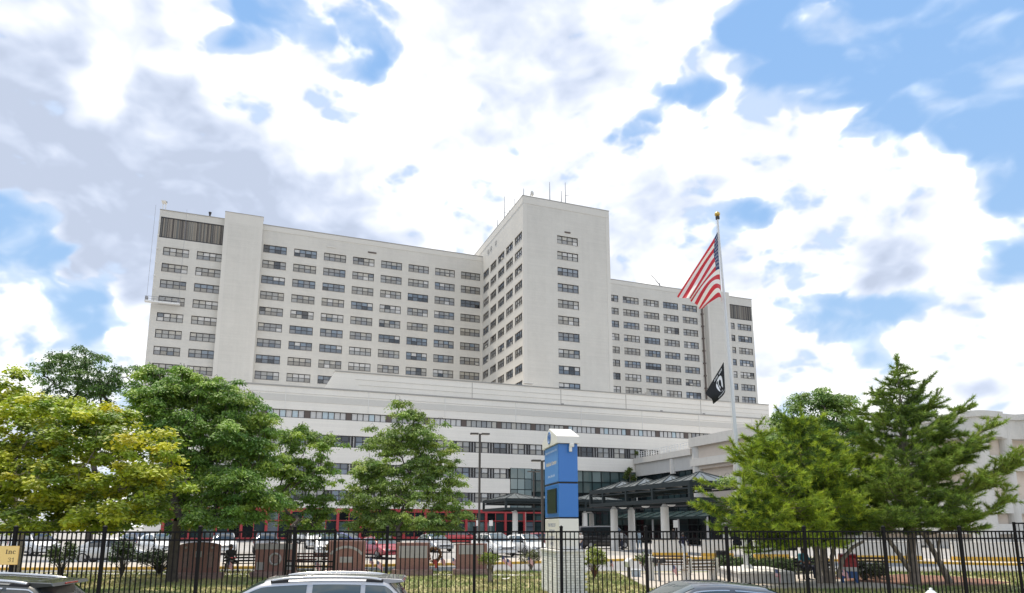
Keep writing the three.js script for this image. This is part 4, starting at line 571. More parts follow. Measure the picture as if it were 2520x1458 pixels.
{ // red, white and blue drop box
  const [x, z] = [14.08, -28.84], o = thing('drop_box', 'red, white and blue banded drop box on legs between the pines', 'drop box', [x, G(x, z), z], -0.35);
  const R = [0.40, 0.025, 0.03], Wh = [0.62, 0.62, 0.60], Bl = [0.03, 0.10, 0.30], d = 0.62, w = 0.66;
  const top = new THREE.Shape(); top.moveTo(-d / 2, 0); top.lineTo(d / 2, 0); top.lineTo(d / 2, 0.2); top.absarc(0, 0.2, d / 2, 0, Math.PI, false); top.closePath();
  mesh('hood', new THREE.ExtrudeGeometry(top, { depth: w, bevelEnabled: true, bevelSize: 0.015, bevelThickness: 0.015, curveSegments: 12 }).rotateY(Math.PI / 2).translate(-w / 2, 0.66, 0), phy(R, 0.4, { clearcoat: 0.4 }), o);
  mesh('middle_band', rbx(w + 0.02, 0.18, d + 0.02, 0.02, 0, 0.56, 0), phy(Wh, 0.4, { clearcoat: 0.4 }), o); mesh('lower_band', rbx(w + 0.02, 0.28, d + 0.02, 0.02, 0, 0.33, 0), phy(Bl, 0.4, { clearcoat: 0.4 }), o);
  for (const a of [-1, 1]) for (const b of [-1, 1]) mesh('leg', rbx(0.09, 0.22, 0.07, 0.01, a * 0.27, 0.11, b * 0.25), phy(Bl, 0.4), o); mesh('chute', rbx(0.46, 0.2, 0.06, 0.02, 0, 0.92, d / 2 + 0.02), phy(R, 0.4), o);
}
{ // hydrant in front of the fence
  const o = thing('fire_hydrant', 'white domed top of a fire hydrant in front of the fence', 'hydrant', [10.0, 0.14, -16.55]), m = phy([0.62, 0.66, 0.66], 0.45, { clearcoat: 0.3 });
  mesh('barrel', new THREE.LatheGeometry([[0, 0], [0.2, 0], [0.2, 0.05], [0.14, 0.08], [0.13, 0.6], [0.19, 0.62], [0.19, 0.67], [0, 0.67]].map((p) => new THREE.Vector2(...p)), 24), m, o); mesh('bonnet', new THREE.LatheGeometry([[0.18, 0.67], [0.17, 0.72], [0.13, 0.80], [0.07, 0.86], [0.035, 0.875], [0.035, 0.92], [0, 0.93]].map((p) => new THREE.Vector2(...p)), 24), m, o); for (const a of [-1, 1]) mesh('nozzle', cyl(0.06, 0.07, 0.12, 12).rotateZ(Math.PI / 2).translate(a * 0.18, 0.48, 0), m, o); mesh('pumper_nozzle', cyl(0.08, 0.09, 0.12, 14).rotateX(Math.PI / 2).translate(0, 0.44, 0.18), m, o);
}
function lampPost(x, z, h, label, ry) { const o = thing('street_lamp', label, 'street lamp', [x, G(x, z), z], ry, 'shoebox lamps of the car park'); mesh('pole', rbx(0.15, h, 0.15, 0.02, 0, h / 2, 0), M.bronze, o); mesh('footing', cyl(0.3, 0.3, 0.7, 14, 0, 0.35, 0), M.concretePale, o); for (const q of [-1, 1]) { const g = sub('luminaire', o, [q * 0.42, h - 0.02, 0]); mesh('housing', rbx(0.62, 0.12, 0.36, 0.03), M.bronze, g); mesh('lens', bx(0.5, 0.02, 0.28, 0, -0.07, 0), std([0.5, 0.5, 0.46], 0.3), g); } }
lampPost(-2.41, -50, 9.0, 'tall bronze lamp post left of the pylon sign, the nearest', 0.2);
lampPost(2.02, -45.2, 6.55, 'bronze lamp post half hidden behind the pylon sign', 0.25);
lampPost(2.55, -79, 8.3, 'thin far lamp post by the side canopy', 0.2);
for (const [x, z, label] of [[-3.9, -78, 'white sign panel on a thin post by the shopfront, left of a pair'], [-2.4, -77.6, 'white sign panel on a thin post by the shopfront, right of a pair'], [9.9, -66, 'white sign on a thin post behind the canopy, left one'], [13.9, -58, 'white sign on a thin post behind the canopy, right one']]) { const o = thing('parking_sign', label, 'sign', [x, G(x, z), z], 0.2, 'small parking signs'); mesh('post', cyl(0.03, 0.03, 2.4, 6, 0, 1.2, 0), M.greyMetal, o); mesh('plate', rbx(0.42, 0.62, 0.03, 0.01, 0, 2.3, 0.04), M.white, o); }
// white concrete barriers with painted yellow feet
function barrier(x0, z0, x1, z1, label) { const a = V(x0, 0, z0), b = V(x1, 0, z1), L = a.distanceTo(b), c = a.clone().lerp(b, 0.5), y = G(c.x, c.z) + 0.13, o = thing('concrete_barrier', label, 'barrier', [c.x, y, c.z], -Math.atan2(z1 - z0, x1 - x0), 'white concrete barriers along the driveway'); mesh('wall', metreUV(rbx(L, 0.86, 0.3, 0.02, 0, 0.67, 0)), M.concretePale, o); mesh('painted_foot', metreUV(rbx(L + 0.02, 0.28, 0.34, 0.015, 0, 0.12, 0)), M.yellowPaint, o); mesh('cap', rbx(L + 0.06, 0.06, 0.36, 0.02, 0, 1.12, 0), M.concretePale, o); }
barrier(9.7, -47.4, 12.05, -47.2, 'white concrete barrier left of the walking person');
barrier(12.95, -46.9, 15.0, -46.6, 'white concrete barrier between the walking person and the flagpole');
barrier(16.0, -45.4, 18.2, -45.1, 'white concrete barrier just right of the flagpole');
barrier(21.2, -44.2, 25.6, -43.0, 'long white concrete barrier behind the pines');
barrier(27.3, -42.6, 33.0, -41.0, 'white concrete barrier at the right beyond the second pine');
// ---------------------------------------------------------------- cars (nose towards local +x)
const tyreMat = std([0.02, 0.02, 0.021], 0.85), rimMat = std([0.42, 0.42, 0.43], 0.35, { metalness: 0.7 }), trimMat = std([0.018, 0.018, 0.02], 0.6);
const carGlass = phy([0.018, 0.024, 0.028], 0.04, { clearcoat: 1, clearcoatRoughness: 0.01, specularIntensity: 1 }), carGlassPale = phy([0.055, 0.08, 0.088], 0.05, { clearcoat: 1, clearcoatRoughness: 0.01 });  // the pale version carries reflected sky in its base colour
const lampMat = phy([0.55, 0.56, 0.57], 0.1, { clearcoat: 1 }), tailMat = phy([0.35, 0.015, 0.015], 0.15, { clearcoat: 1 }), plateMat = std([0.55, 0.5, 0.34], 0.5);
const tyreGeo = new THREE.TorusGeometry(0.255, 0.085, 8, 24).scale(1, 1, 1.25), rimGeo = join([cyl(0.21, 0.21, 0.16, 20).rotateX(Math.PI / 2), ...[0, 1, 2, 3, 4].map((k) => bx(0.05, 0.2, 0.19, 0, 0.1, 0).rotateZ(k * 1.2566))]);
function poly(P, x) { if (x <= P[0][0]) return P[0][1]; for (let i = 1; i < P.length; i++) if (x <= P[i][0]) { const t = (x - P[i - 1][0]) / (P[i][0] - P[i - 1][0]); return mix(P[i - 1][1], P[i][1], t * t * (3 - 2 * t) * 0.55 + t * 0.45); } return P[P.length - 1][1]; }
function loft(rows, closed) { const n = rows[0].length, pos = [], uv = [], idx = []; rows.forEach((r, i) => r.forEach((p, j) => { pos.push(p.x, p.y, p.z); uv.push(i / (rows.length - 1), j / (n - 1)); })); for (let i = 0; i < rows.length - 1; i++) for (let j = 0; j < n - 1; j++) { const a = i * n + j, b = a + n; idx.push(a, a + 1, b, b, a + 1, b + 1); } if (closed) { for (const i of [0, rows.length - 1]) { const c = pos.length / 3, m = V(0, 0, 0); rows[i].forEach((p) => m.addScaledVector(p, 1 / n)); pos.push(m.x, m.y, m.z); uv.push(0, 0); for (let j = 0; j < n - 1; j++) i ? idx.push(c, i * n + j + 1, i * n + j) : idx.push(c, j, j + 1); } } const g = new THREE.BufferGeometry(); g.setAttribute('position', new THREE.Float32BufferAttribute(pos, 3)); g.setAttribute('uv', new THREE.Float32BufferAttribute(uv, 2)); g.setIndex(idx); g.computeVertexNormals(); return g; }
function car(o, pos, ry) {
  const t = thing(o.name, o.label, o.cat ?? 'car', pos, ry, o.group), { L, W, H, belt } = o, paint = phy(o.color, o.rough ?? 0.35, { metalness: o.metal ?? 0.25, clearcoat: 1, clearcoatRoughness: 0.04 }), h = L / 2;
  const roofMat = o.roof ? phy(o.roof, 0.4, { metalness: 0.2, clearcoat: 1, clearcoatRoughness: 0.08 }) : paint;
  const [xa, xb, xc, xd] = o.cabin;                                   // windscreen foot, roof front, roof rear, rear glass foot
  const top = o.box ? [[-h, belt - 0.05], [-h + 0.2, belt], [xd, belt + 0.01], [xa, belt], [h - 0.55, belt - 0.12], [h - 0.1, belt - 0.28], [h, belt - 0.45]] : [[-h, belt - 0.22], [-h + 0.12, belt - 0.06], [xd, belt], [xa, belt - 0.01], [h - 0.75, belt - 0.13], [h - 0.18, belt - 0.27], [h, belt - 0.45]];
  const rows = []; for (let i = 0; i <= 30; i++) { const x = -h + L * i / 30, e = Math.min((x + h) / 0.6, (h - x) / 0.75, 1), w = W / 2 * (0.80 + 0.20 * Math.sqrt(Math.max(0, 1 - (1 - e) * (1 - e)))), yt = poly(top, x), yb = 0.24 + 0.10 * Math.pow(1 - e, 2), half = [[0, yb], [w * 0.86, yb], [w * 0.965, yb + 0.1], [w, mix(yb, yt, 0.42)], [w * 0.995, mix(yb, yt, 0.62)], [w * 0.965, yt - 0.07], [w * 0.9, yt - 0.012], [w * 0.7, yt + 0.012], [0, yt + 0.03]]; rows.push([...half.map(([z, y]) => V(x, y, z)), ...half.slice(0, -1).reverse().map(([z, y]) => V(x, y, -z))]); }
  mesh('body', loft(rows, true), paint, t);
  const yr = (x) => x > xb ? mix(H - 0.02, belt, Math.pow((x - xb) / (xa - xb), 1.25)) : x < xc ? mix(o.rearTop ?? H - 0.07, belt, Math.pow((xc - x) / (xc - xd), 1.35)) : mix(o.rearTop ?? H - 0.07, H - 0.02, sst(xc, xb, x)) + 0.035 * Math.sin(Math.PI * (x - xc) / (xb - xc));
  const P = (x, q) => { const y = yr(x), taper = 1 - 0.05 * sst(0.3, 1.6, Math.abs(x)), hb = W / 2 * 0.945 * taper, wr = hb - Math.max(0, y - belt) * 0.36, s = Math.sign(q), a = Math.abs(q); if (a <= 0.5) { const f = a / 0.5; return V(x, y + 0.05 * (1 - f * f * f) * Math.min(1, (y - belt) / 0.25) - 0.035 * Math.pow(f, 8) * Math.min(1, (y - belt) / 0.25), s * f * wr); } const k = (1 - a) / 0.5, bow = 0.03 * Math.sin(Math.PI * k); return V(x, mix(belt - 0.06, y - 0.035 * Math.min(1, (y - belt) / 0.25), k), s * (mix(hb, wr, k) + bow)); };
  const shell = []; const N = 40; for (let i = 0; i <= N; i++) { const x = mix(xd, xa, i / N), r = []; for (let j = -14; j <= 14; j++) r.push(P(x, j / 14)); shell.push(r); }
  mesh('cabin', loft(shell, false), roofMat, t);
  const patch = (x0, x1, q0, q1, nx, nq, lift) => { const R = []; for (let i = 0; i <= nx; i++) { const x = mix(x0, x1, i / nx), r = []; for (let j = 0; j <= nq; j++) { const q = mix(q0, q1, j / nq), p = P(x, q), e = 0.01, du = P(x + e, q).sub(P(x - e, q)), dv = P(x, q + e).sub(P(x, q - e)), n = du.cross(dv).normalize(); if (n.y * (Math.abs(q) < 0.5 ? 1 : 0) + n.z * (Math.abs(q) >= 0.5 ? Math.sign(q) : 0) < 0) n.negate(); r.push(p.addScaledVector(n, lift)); } R.push(r); } return loft(R, false); };
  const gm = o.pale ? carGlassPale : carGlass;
  mesh('windscreen', patch(xb + 0.03, xa - 0.07, -0.455, 0.455, 10, 12, 0.006), gm, t);
  mesh('rear_window', patch(xd + (o.box ? 0.06 : 0.08), xc - (o.box ? 0.06 : 0.05), -0.44, 0.44, 8, 12, 0.006), gm, t);
  const hi = 0.92, lo = 0.17; for (const s of [-1, 1]) { for (const [x0, x1] of o.windows) { mesh('side_window', patch(x0, x1, s * (1 - 0.5 * lo), s * (1 - 0.5 * hi), 12, 6, 0.006), gm, t); if (o.chrome) mesh('window_trim', join([patch(x0 - 0.01, x1 + 0.01, s * (1 - 0.5 * (hi + 0.035)), s * (1 - 0.5 * hi), 10, 1, 0.009), patch(x0 - 0.01, x1 + 0.01, s * (1 - 0.5 * lo), s * (1 - 0.5 * (lo - 0.05)), 10, 1, 0.009)]), M.chrome, t); }
    mesh('sill', bx(L * 0.56, 0.1, 0.06, 0, 0.25, s * (W / 2 - 0.02)), trimMat, t);
    for (const x of o.windows.slice(0, 2).map((a) => a[0] + 0.12)) mesh('door_handle', rbx(0.19, 0.03, 0.035, 0.01, x, belt - 0.14, s * (W / 2 - 0.025)), o.chrome ? M.chrome : paint, t);
    const mir = sub('mirror', t, [xa - 0.35, belt + 0.09, s * (W / 2 + 0.06)]); mesh('shell', rbx(0.12, 0.14, 0.2, 0.04), o.chrome ? paint : trimMat, mir); mesh('stalk', bx(0.06, 0.04, 0.14, 0, -0.06, -s * 0.1), trimMat, mir);
    mesh('headlight', rbx(0.26, 0.13, 0.34, 0.04, h - 0.19, belt - 0.32, s * (W / 2 - 0.33)), lampMat, t); mesh('tail_light', o.box ? rbx(0.1, 0.36, 0.16, 0.03, -h + 0.07, belt - 0.12, s * (W / 2 - 0.16)) : rbx(0.16, 0.16, 0.36, 0.04, -h + 0.11, belt - 0.19, s * (W / 2 - 0.29)), tailMat, t);
    for (const x of o.wheels) { const wh = sub('wheel', t, [x, 0.34, s * (W / 2 - 0.09)]); mesh('tyre', tyreGeo, tyreMat, wh); mesh('rim', rimGeo, rimMat, wh); mesh('wheel_arch', new THREE.TorusGeometry(0.385, 0.035, 6, 18, Math.PI).translate(x, 0.34, s * (W / 2 - 0.035)), trimMat, t); }
    if (o.rails) { const r = [], n = 14; for (let i = 0; i <= n; i++) { const x = mix(xc + 0.05, xb - 0.12, i / n), p = P(x, s * 0.475); p.y += 0.03 + 0.025 * Math.sin(Math.PI * Math.min(1, Math.max(0, Math.min(i, n - i) / 2.2)) / 2); r.push(p); } mesh('roof_rail', new THREE.TubeGeometry(new THREE.CatmullRomCurve3(r), 30, 0.028, 8), o.railMat ?? M.chrome, t); for (const i of [0, n]) mesh('rail_foot', rbx(0.3, 0.06, 0.05, 0.015, r[i].x + (i ? -0.12 : 0.12), r[i].y - 0.02, r[i].z), trimMat, t); } }
  mesh('grille', rbx(0.08, 0.2, W * 0.5, 0.02, h - 0.055, belt - 0.43, 0), trimMat, t); mesh('bumper', join([rbx(0.16, 0.14, W * 0.82, 0.04, h - 0.06, 0.36, 0), rbx(0.16, 0.16, W * 0.84, 0.04, -h + 0.07, 0.42, 0)]), o.bumper ? trimMat : paint, t);
  mesh('number_plate', rbx(0.02, 0.13, 0.32, 0.004, -h - 0.012 + (o.box ? 0 : 0.02), o.box ? 0.78 : 0.62, 0), plateMat, t);
  if (o.spoiler) { const y = (o.rearTop ?? H - 0.07), s = new THREE.Shape(); s.moveTo(xc + 0.12, y + 0.045); s.lineTo(xc - 0.3, y + 0.015); s.lineTo(xc - 0.33, y - 0.02); s.lineTo(xc - 0.02, y - 0.045); s.closePath(); const wd = W * 0.60; mesh('spoiler', new THREE.ExtrudeGeometry(s, { depth: wd, bevelEnabled: true, bevelSize: 0.012, bevelThickness: 0.03, bevelSegments: 2 }).translate(0, 0, -wd / 2), roofMat, t); mesh('brake_lamp', rbx(0.02, 0.025, 0.4, 0.005, xc - 0.335, y - 0.0, 0), tailMat, t); }
  return t;
}
M.chrome = std([0.58, 0.59, 0.60], 0.22, { metalness: 0.85 });
const SUV = { L: 4.55, W: 1.86, H: 1.62, belt: 1.02, cabin: [1.35, 0.42, -1.62, -2.12], rearTop: 1.55, windows: [[-0.30, 0.98], [-1.22, -0.40], [-1.78, -1.30]], wheels: [1.36, -1.36], box: true, spoiler: true, rails: true };
const SEDAN = { L: 4.85, W: 1.84, H: 1.46, belt: 0.93, cabin: [1.35, 0.35, -0.95, -1.85], windows: [[-0.22, 1.0], [-1.18, -0.34]], wheels: [1.42, -1.42] };
const HATCH = { L: 4.3, W: 1.8, H: 1.52, belt: 0.95, cabin: [1.35, 0.4, -1.45, -2.0], windows: [[-0.25, 1.0], [-1.2, -0.35]], wheels: [1.28, -1.28], box: true };
const VAN = { L: 5.4, W: 1.98, H: 2.05, belt: 1.15, cabin: [2.0, 1.25, -2.45, -2.66], rearTop: 2.0, windows: [[0.55, 1.62], [-0.95, 0.4], [-2.3, -1.1]], wheels: [1.75, -1.6], box: true };
// parked along the kerb in front of the fence
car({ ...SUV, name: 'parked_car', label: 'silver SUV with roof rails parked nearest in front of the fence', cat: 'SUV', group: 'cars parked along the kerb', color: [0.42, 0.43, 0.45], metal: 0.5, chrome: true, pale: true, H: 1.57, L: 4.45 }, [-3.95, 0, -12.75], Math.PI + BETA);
car({ ...SUV, name: 'parked_car', label: 'dark SUV with a rear spoiler parked at the bottom left corner', cat: 'SUV', group: 'cars parked along the kerb', color: [0.012, 0.018, 0.032], roof: [0.035, 0.038, 0.032], chrome: true, H: 1.64, railMat: M.chrome }, [-9.62, 0, -11.85], Math.PI + BETA);  // roof tint above the navy body has its lit look put into the colour
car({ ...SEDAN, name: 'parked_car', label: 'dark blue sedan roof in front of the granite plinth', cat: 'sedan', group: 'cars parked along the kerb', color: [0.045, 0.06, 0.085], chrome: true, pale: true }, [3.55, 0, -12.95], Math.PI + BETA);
// in the hospital car park
const lot = (o, x, z, deg) => car({ group: 'cars in the hospital car park', name: 'parked_car', ...o }, [x, G(x, z) + 0.0, z], THREE.MathUtils.degToRad(deg));
const WH = [0.70, 0.71, 0.71];
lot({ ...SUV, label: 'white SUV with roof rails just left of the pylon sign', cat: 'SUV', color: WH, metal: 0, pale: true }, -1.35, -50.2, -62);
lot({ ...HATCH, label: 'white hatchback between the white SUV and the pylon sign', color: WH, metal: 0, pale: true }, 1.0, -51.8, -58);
lot({ ...SUV, label: 'bright red SUV parked beyond the rightmost memorial', cat: 'SUV', color: [0.42, 0.015, 0.02], metal: 0.1, bumper: true }, -5.9, -74.5, 20);
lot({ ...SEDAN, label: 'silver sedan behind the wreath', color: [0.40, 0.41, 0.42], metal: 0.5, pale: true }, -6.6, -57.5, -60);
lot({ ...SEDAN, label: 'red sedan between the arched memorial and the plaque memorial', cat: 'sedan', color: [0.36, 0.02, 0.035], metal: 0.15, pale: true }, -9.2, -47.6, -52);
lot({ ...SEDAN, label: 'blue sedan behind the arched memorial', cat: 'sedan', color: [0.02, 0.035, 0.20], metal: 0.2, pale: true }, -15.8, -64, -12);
lot({ ...VAN, label: 'white van behind the open gate leaf', cat: 'van', color: WH, metal: 0 }, -18.4, -64.5, -74);
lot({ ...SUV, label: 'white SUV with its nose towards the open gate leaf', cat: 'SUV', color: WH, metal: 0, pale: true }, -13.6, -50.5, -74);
lot({ ...SUV, label: 'black SUV behind the medallion memorial', cat: 'SUV', color: [0.02, 0.021, 0.023], metal: 0.1 }, -19.6, -54.5, -68);
lot({ ...SUV, label: 'white SUV with roof rack behind the seated person', cat: 'SUV', color: WH, metal: 0 }, -22.4, -53.2, -66);
lot({ ...HATCH, label: 'white hatchback left of the big tree trunk', color: WH, metal: 0, pale: true }, -27.6, -53.5, -40);
lot({ ...SEDAN, label: 'pale silver car behind the shrubs at the far left', color: [0.52, 0.53, 0.53], metal: 0.3 }, -24.2, -41.8, 12);
lot({ ...VAN, label: 'long black van stopped behind the rose bush', cat: 'van', color: [0.010, 0.010, 0.012], metal: 0.1 }, 8.6, -64.5, 14);
lot({ ...SEDAN, label: 'dark red car behind the white hatchback by the pylon sign', cat: 'car', color: [0.22, 0.012, 0.018], metal: 0.1 }, 2.5, -63.5, 16);
lot({ ...HATCH, label: 'white car far behind under the small locust tree', color: WH, metal: 0 }, -23.0, -78, 20);

lot({ ...SUV, label: 'white SUV under the yellow tree near the left edge', cat: 'SUV', color: WH, metal: 0 }, -35.5, -51, -30);
lot({ ...SEDAN, label: 'dark grey sedan behind the yellow tree trunk', cat: 'sedan', color: [0.05, 0.055, 0.06], metal: 0.2 }, -38.8, -56, -35);
lot({ ...HATCH, label: 'dark blue hatchback behind the thin shrubs at left', color: [0.02, 0.03, 0.09], metal: 0.2 }, -31.5, -58, -35);
// ---------------------------------------------------------------- people
function person(name, label, at, ry, h, J, col, extra, y0 = 0) {
  // J: joints in metres for a 1.7 m figure ; bones: [a, b, ra, rb, colour]
  const o = thing(name, label, 'person', [at[0], G(at[0], at[1]) + y0, at[1]], ry), k = h / 1.7;
  const bones = [['hip', 'chest', 0.125, 0.135, 'top'], ['chest', 'neck', 0.125, 0.058, 'top'], ['neck', 'head', 0.052, 0.058, 'skin'], ['head', 'crown', 0.082, 0.088, 'skin'], ['hipL', 'hipR', 0.1, 0.1, 'legs'], ['shL', 'shR', 0.068, 0.068, 'top'],
    ...['L', 'R'].flatMap((s) => [['hip' + s, 'knee' + s, 0.088, 0.062, 'legs'], ['knee' + s, 'ank' + s, 0.058, 0.042, 'legs'], ['ank' + s, 'toe' + s, 0.045, 0.034, 'shoe'], ['sh' + s, 'elb' + s, 0.056, 0.044, 'top'], ['elb' + s, 'wri' + s, 0.042, 0.032, col.sleeve ? 'top' : 'skin'], ['wri' + s, 'palm' + s, 0.032, 0.036, 'skin']])];
  const P = {}; for (const q in J) P[q] = V(...J[q]);
  const lo = V(9, 9, 9), hi = V(-9, -9, -9); for (const q in P) { lo.min(P[q]); hi.max(P[q]); } const c = lo.clone().add(hi).multiplyScalar(0.5), R = Math.max(hi.x - lo.x, hi.y - lo.y, hi.z - lo.z) / 2 + 0.2, n = 84;
  const mc = new MarchingCubes(n, M.white, false, false, 120000); mc.isolation = 0; const tmp = V(0, 0, 0), pa = V(0, 0, 0), ba = V(0, 0, 0), B = bones.map(([a, b, r1, r2, m]) => [P[a], P[b], r1, r2, m]);
  const dist = (p, b) => { pa.subVectors(p, b[0]); ba.subVectors(b[1], b[0]); const t = Math.min(1, Math.max(0, pa.dot(ba) / Math.max(1e-6, ba.lengthSq()))); return pa.addScaledVector(ba, -t).length() - mix(b[2], b[3], t); };
  for (let z = 0; z < n; z++) for (let y = 0; y < n; y++) for (let x = 0; x < n; x++) { tmp.set((x / (n / 2) - 1) * R + c.x, (y / (n / 2) - 1) * R + c.y, (z / (n / 2) - 1) * R + c.z); let d = 9; for (const b of B) { const e = dist(tmp, b), g = 0.045; const hh = Math.max(0, g - Math.abs(d - e)) / g; d = Math.min(d, e) - hh * hh * g * 0.25; } mc.field[x + y * n + z * n * n] = -d; }
  mc.update(); const cnt = mc.count, pos = new Float32Array(mc.positionArray.slice(0, cnt * 3)), nor = new Float32Array(mc.normalArray.slice(0, cnt * 3)), colr = new Float32Array(cnt * 3);
  for (let i = 0; i < cnt; i++) { for (let a = 0; a < 3; a++) pos[i * 3 + a] = pos[i * 3 + a] * R + c.getComponent(a); tmp.set(pos[i * 3], pos[i * 3 + 1], pos[i * 3 + 2]); let best = 9, m = 'top'; for (const b of B) { const e = dist(tmp, b); if (e < best) { best = e; m = b[4]; } } const q = col[m]; colr.set(q, i * 3); }
  const body = new THREE.BufferGeometry(); body.setAttribute('position', new THREE.BufferAttribute(pos, 3)); body.setAttribute('normal', new THREE.BufferAttribute(nor, 3)); body.setAttribute('color', new THREE.BufferAttribute(colr, 3));
  // fingers, nose and ears joined to the same mesh
  const bits = []; for (const s of ['L', 'R']) { const w = P['wri' + s], pm = P['palm' + s], f = pm.clone().sub(w).normalize(), side = V(0, 0, 1).cross(f).normalize(); if (side.length() < 0.5) side.set(1, 0, 0); const dn = f.clone().cross(side).normalize(); [-0.03, -0.01, 0.01, 0.03].forEach((q, i) => { const a = pm.clone().addScaledVector(side, q).addScaledVector(f, 0.015), b = a.clone().addScaledVector(f, 0.035 + [0.004, 0.012, 0.01, 0][i]).addScaledVector(dn, 0.008), e = b.clone().addScaledVector(f, 0.025).addScaledVector(dn, 0.02); bits.push(bar(a, b, 0.0095, 0.0085, 6), bar(b, e, 0.0085, 0.007, 6)); }); const a = w.clone().lerp(pm, 0.55).addScaledVector(side, 0.028), b = a.clone().addScaledVector(side, 0.025).addScaledVector(f, 0.03); bits.push(bar(a, b, 0.011, 0.009, 6)); }
  const hd = P.head.clone().lerp(P.crown, 0.4), fw = V(...(J.face ?? [0, 0, 1])).normalize(), rt = V(0, 1, 0).cross(fw).normalize(); bits.push(new THREE.ConeGeometry(0.018, 0.045, 5).translate(0, 0, 0).applyQuaternion(new THREE.Quaternion().setFromUnitVectors(V(0, 1, 0), fw)).translate(hd.x + fw.x * 0.095, hd.y - 0.01, hd.z + fw.z * 0.095)); for (const s of [-1, 1]) bits.push(new THREE.SphereGeometry(0.024, 8, 6).scale(0.6, 1.2, 0.8).translate(hd.x + rt.x * 0.085 * s, hd.y, hd.z + rt.z * 0.085 * s));
  const bit = join(bits); bit.deleteAttribute('uv'); const bc = new Float32Array(bit.attributes.position.count * 3); for (let i = 0; i < bc.length; i += 3) bc.set(col.skin, i); bit.setAttribute('color', new THREE.BufferAttribute(bc, 3));
  const m = mesh('body', mergeGeometries([body, bit]), std(0xffffff, 0.8, { vertexColors: true }), o);
  const hairG = new THREE.SphereGeometry(0.108, 16, 12).scale(0.95, 1.1, 1.02).translate(hd.x - fw.x * 0.022, hd.y + 0.035, hd.z - fw.z * 0.022); mesh('hair', col.tail ? join([hairG, new THREE.SphereGeometry(0.055, 10, 8).scale(1, 0.8, 1).translate(hd.x - fw.x * 0.13, hd.y + 0.07, hd.z - fw.z * 0.13)]) : hairG, std(col.hair, 0.7), o);
  for (const s of [-1, 1]) mesh('eye', new THREE.SphereGeometry(0.011, 6, 5).translate(hd.x + fw.x * 0.086 + rt.x * 0.032 * s, hd.y + 0.008, hd.z + fw.z * 0.086 + rt.z * 0.032 * s), M.black, o);
  mesh('mouth', rbx(0.036, 0.009, 0.012, 0.003).applyQuaternion(new THREE.Quaternion().setFromUnitVectors(V(0, 0, 1), fw)).translate(hd.x + fw.x * 0.084, hd.y - 0.055, hd.z + fw.z * 0.084), std([0.2, 0.06, 0.05], 0.6), o);
  extra?.(o); o.scale.setScalar(k); return o;
}
const stand = (st = 0.14, arm = 0.1) => ({ hip: [0, 0.93, 0], chest: [0, 1.24, 0.01], neck: [0, 1.45, 0], head: [0, 1.55, 0.02], crown: [0, 1.61, 0.015], hipL: [-0.085, 0.92, 0], hipR: [0.085, 0.92, 0], kneeL: [-0.1, 0.5, 0.03 + st], kneeR: [0.1, 0.5, 0.03 - st * 0.3], ankL: [-0.1, 0.08, st * 1.2], ankR: [0.1, 0.09, -st * 1.3], toeL: [-0.11, 0.035, 0.14 + st * 1.2], toeR: [0.11, 0.035, 0.13 - st * 1.3], shL: [-0.16, 1.39, 0], shR: [0.16, 1.39, 0], elbL: [-0.24, 1.13, -arm], elbR: [0.25, 1.13, arm * 0.8], wriL: [-0.24, 0.9, -arm * 0.6 + 0.05], wriR: [0.22, 0.95, arm * 2 + 0.08], palmL: [-0.235, 0.83, -arm * 0.4 + 0.06], palmR: [0.21, 0.89, arm * 2.2 + 0.12] });
const sit = (tw = 0) => ({ hip: [0, 0.54, -0.05], chest: [0.01, 0.86, -0.1], neck: [0.01, 1.07, -0.09], head: [0.01, 1.17, -0.06], crown: [0.01, 1.23, -0.06], hipL: [-0.09, 0.53, -0.03], hipR: [0.09, 0.53, -0.03], kneeL: [-0.12, 0.5, 0.42], kneeR: [0.13, 0.51, 0.42], ankL: [-0.13, 0.09, 0.38 + tw], ankR: [0.14, 0.09, 0.46], toeL: [-0.14, 0.035, 0.53 + tw], toeR: [0.15, 0.035, 0.61], shL: [-0.16, 1.0, -0.09], shR: [0.17, 1.0, -0.09], elbL: [-0.25, 0.76, 0.0], elbR: [0.27, 0.76, 0.0], wriL: [-0.1, 0.66, 0.2], wriR: [0.1, 0.66, 0.21], palmL: [-0.04, 0.66, 0.26], palmR: [0.04, 0.66, 0.27] });
const skin = [0.30, 0.17, 0.11], skinD = [0.12, 0.06, 0.04];
person('person', 'person in a black jacket seated on the bench between two memorials', [-13.87, -33.91], 0.9, 1.72, sit(0.1), { skin: skinD, top: [0.012, 0.012, 0.013], legs: [0.015, 0.015, 0.017], shoe: [0.02, 0.02, 0.02], hair: [0.01, 0.008, 0.008], sleeve: true, tail: true }, (o) => mesh('bag', rbx(0.26, 0.05, 0.1, 0.02, 0, 0.69, 0.24), std([0.35, 0.03, 0.05], 0.6), o), 0.03);
person('person', 'person in a navy top and white trousers walking beside the barriers', [11.42, -45.65], 0.5, 1.74, stand(0.16, 0.12), { skin: skinD, top: [0.012, 0.014, 0.04], legs: [0.62, 0.62, 0.62], shoe: [0.3, 0.3, 0.3], hair: [0.01, 0.01, 0.01], sleeve: true }, null, 0.01);
person('person', 'person in a teal shirt seated on the black bench under the left pine', [12.93, -30.42], 0.15, 1.72, sit(0), { skin: skinD, top: [0.05, 0.22, 0.30], legs: [0.02, 0.025, 0.05], shoe: [0.02, 0.02, 0.02], hair: [0.01, 0.01, 0.01] }, null, 0.03);
person('person', 'person in a white shirt standing under the canopy beside the left column', [9.77, -61.03], 0.8, 1.72, stand(0.02, 0.03), { skin, top: [0.62, 0.62, 0.62], legs: [0.03, 0.035, 0.06], shoe: [0.02, 0.02, 0.02], hair: [0.02, 0.015, 0.01] }, null, 0);
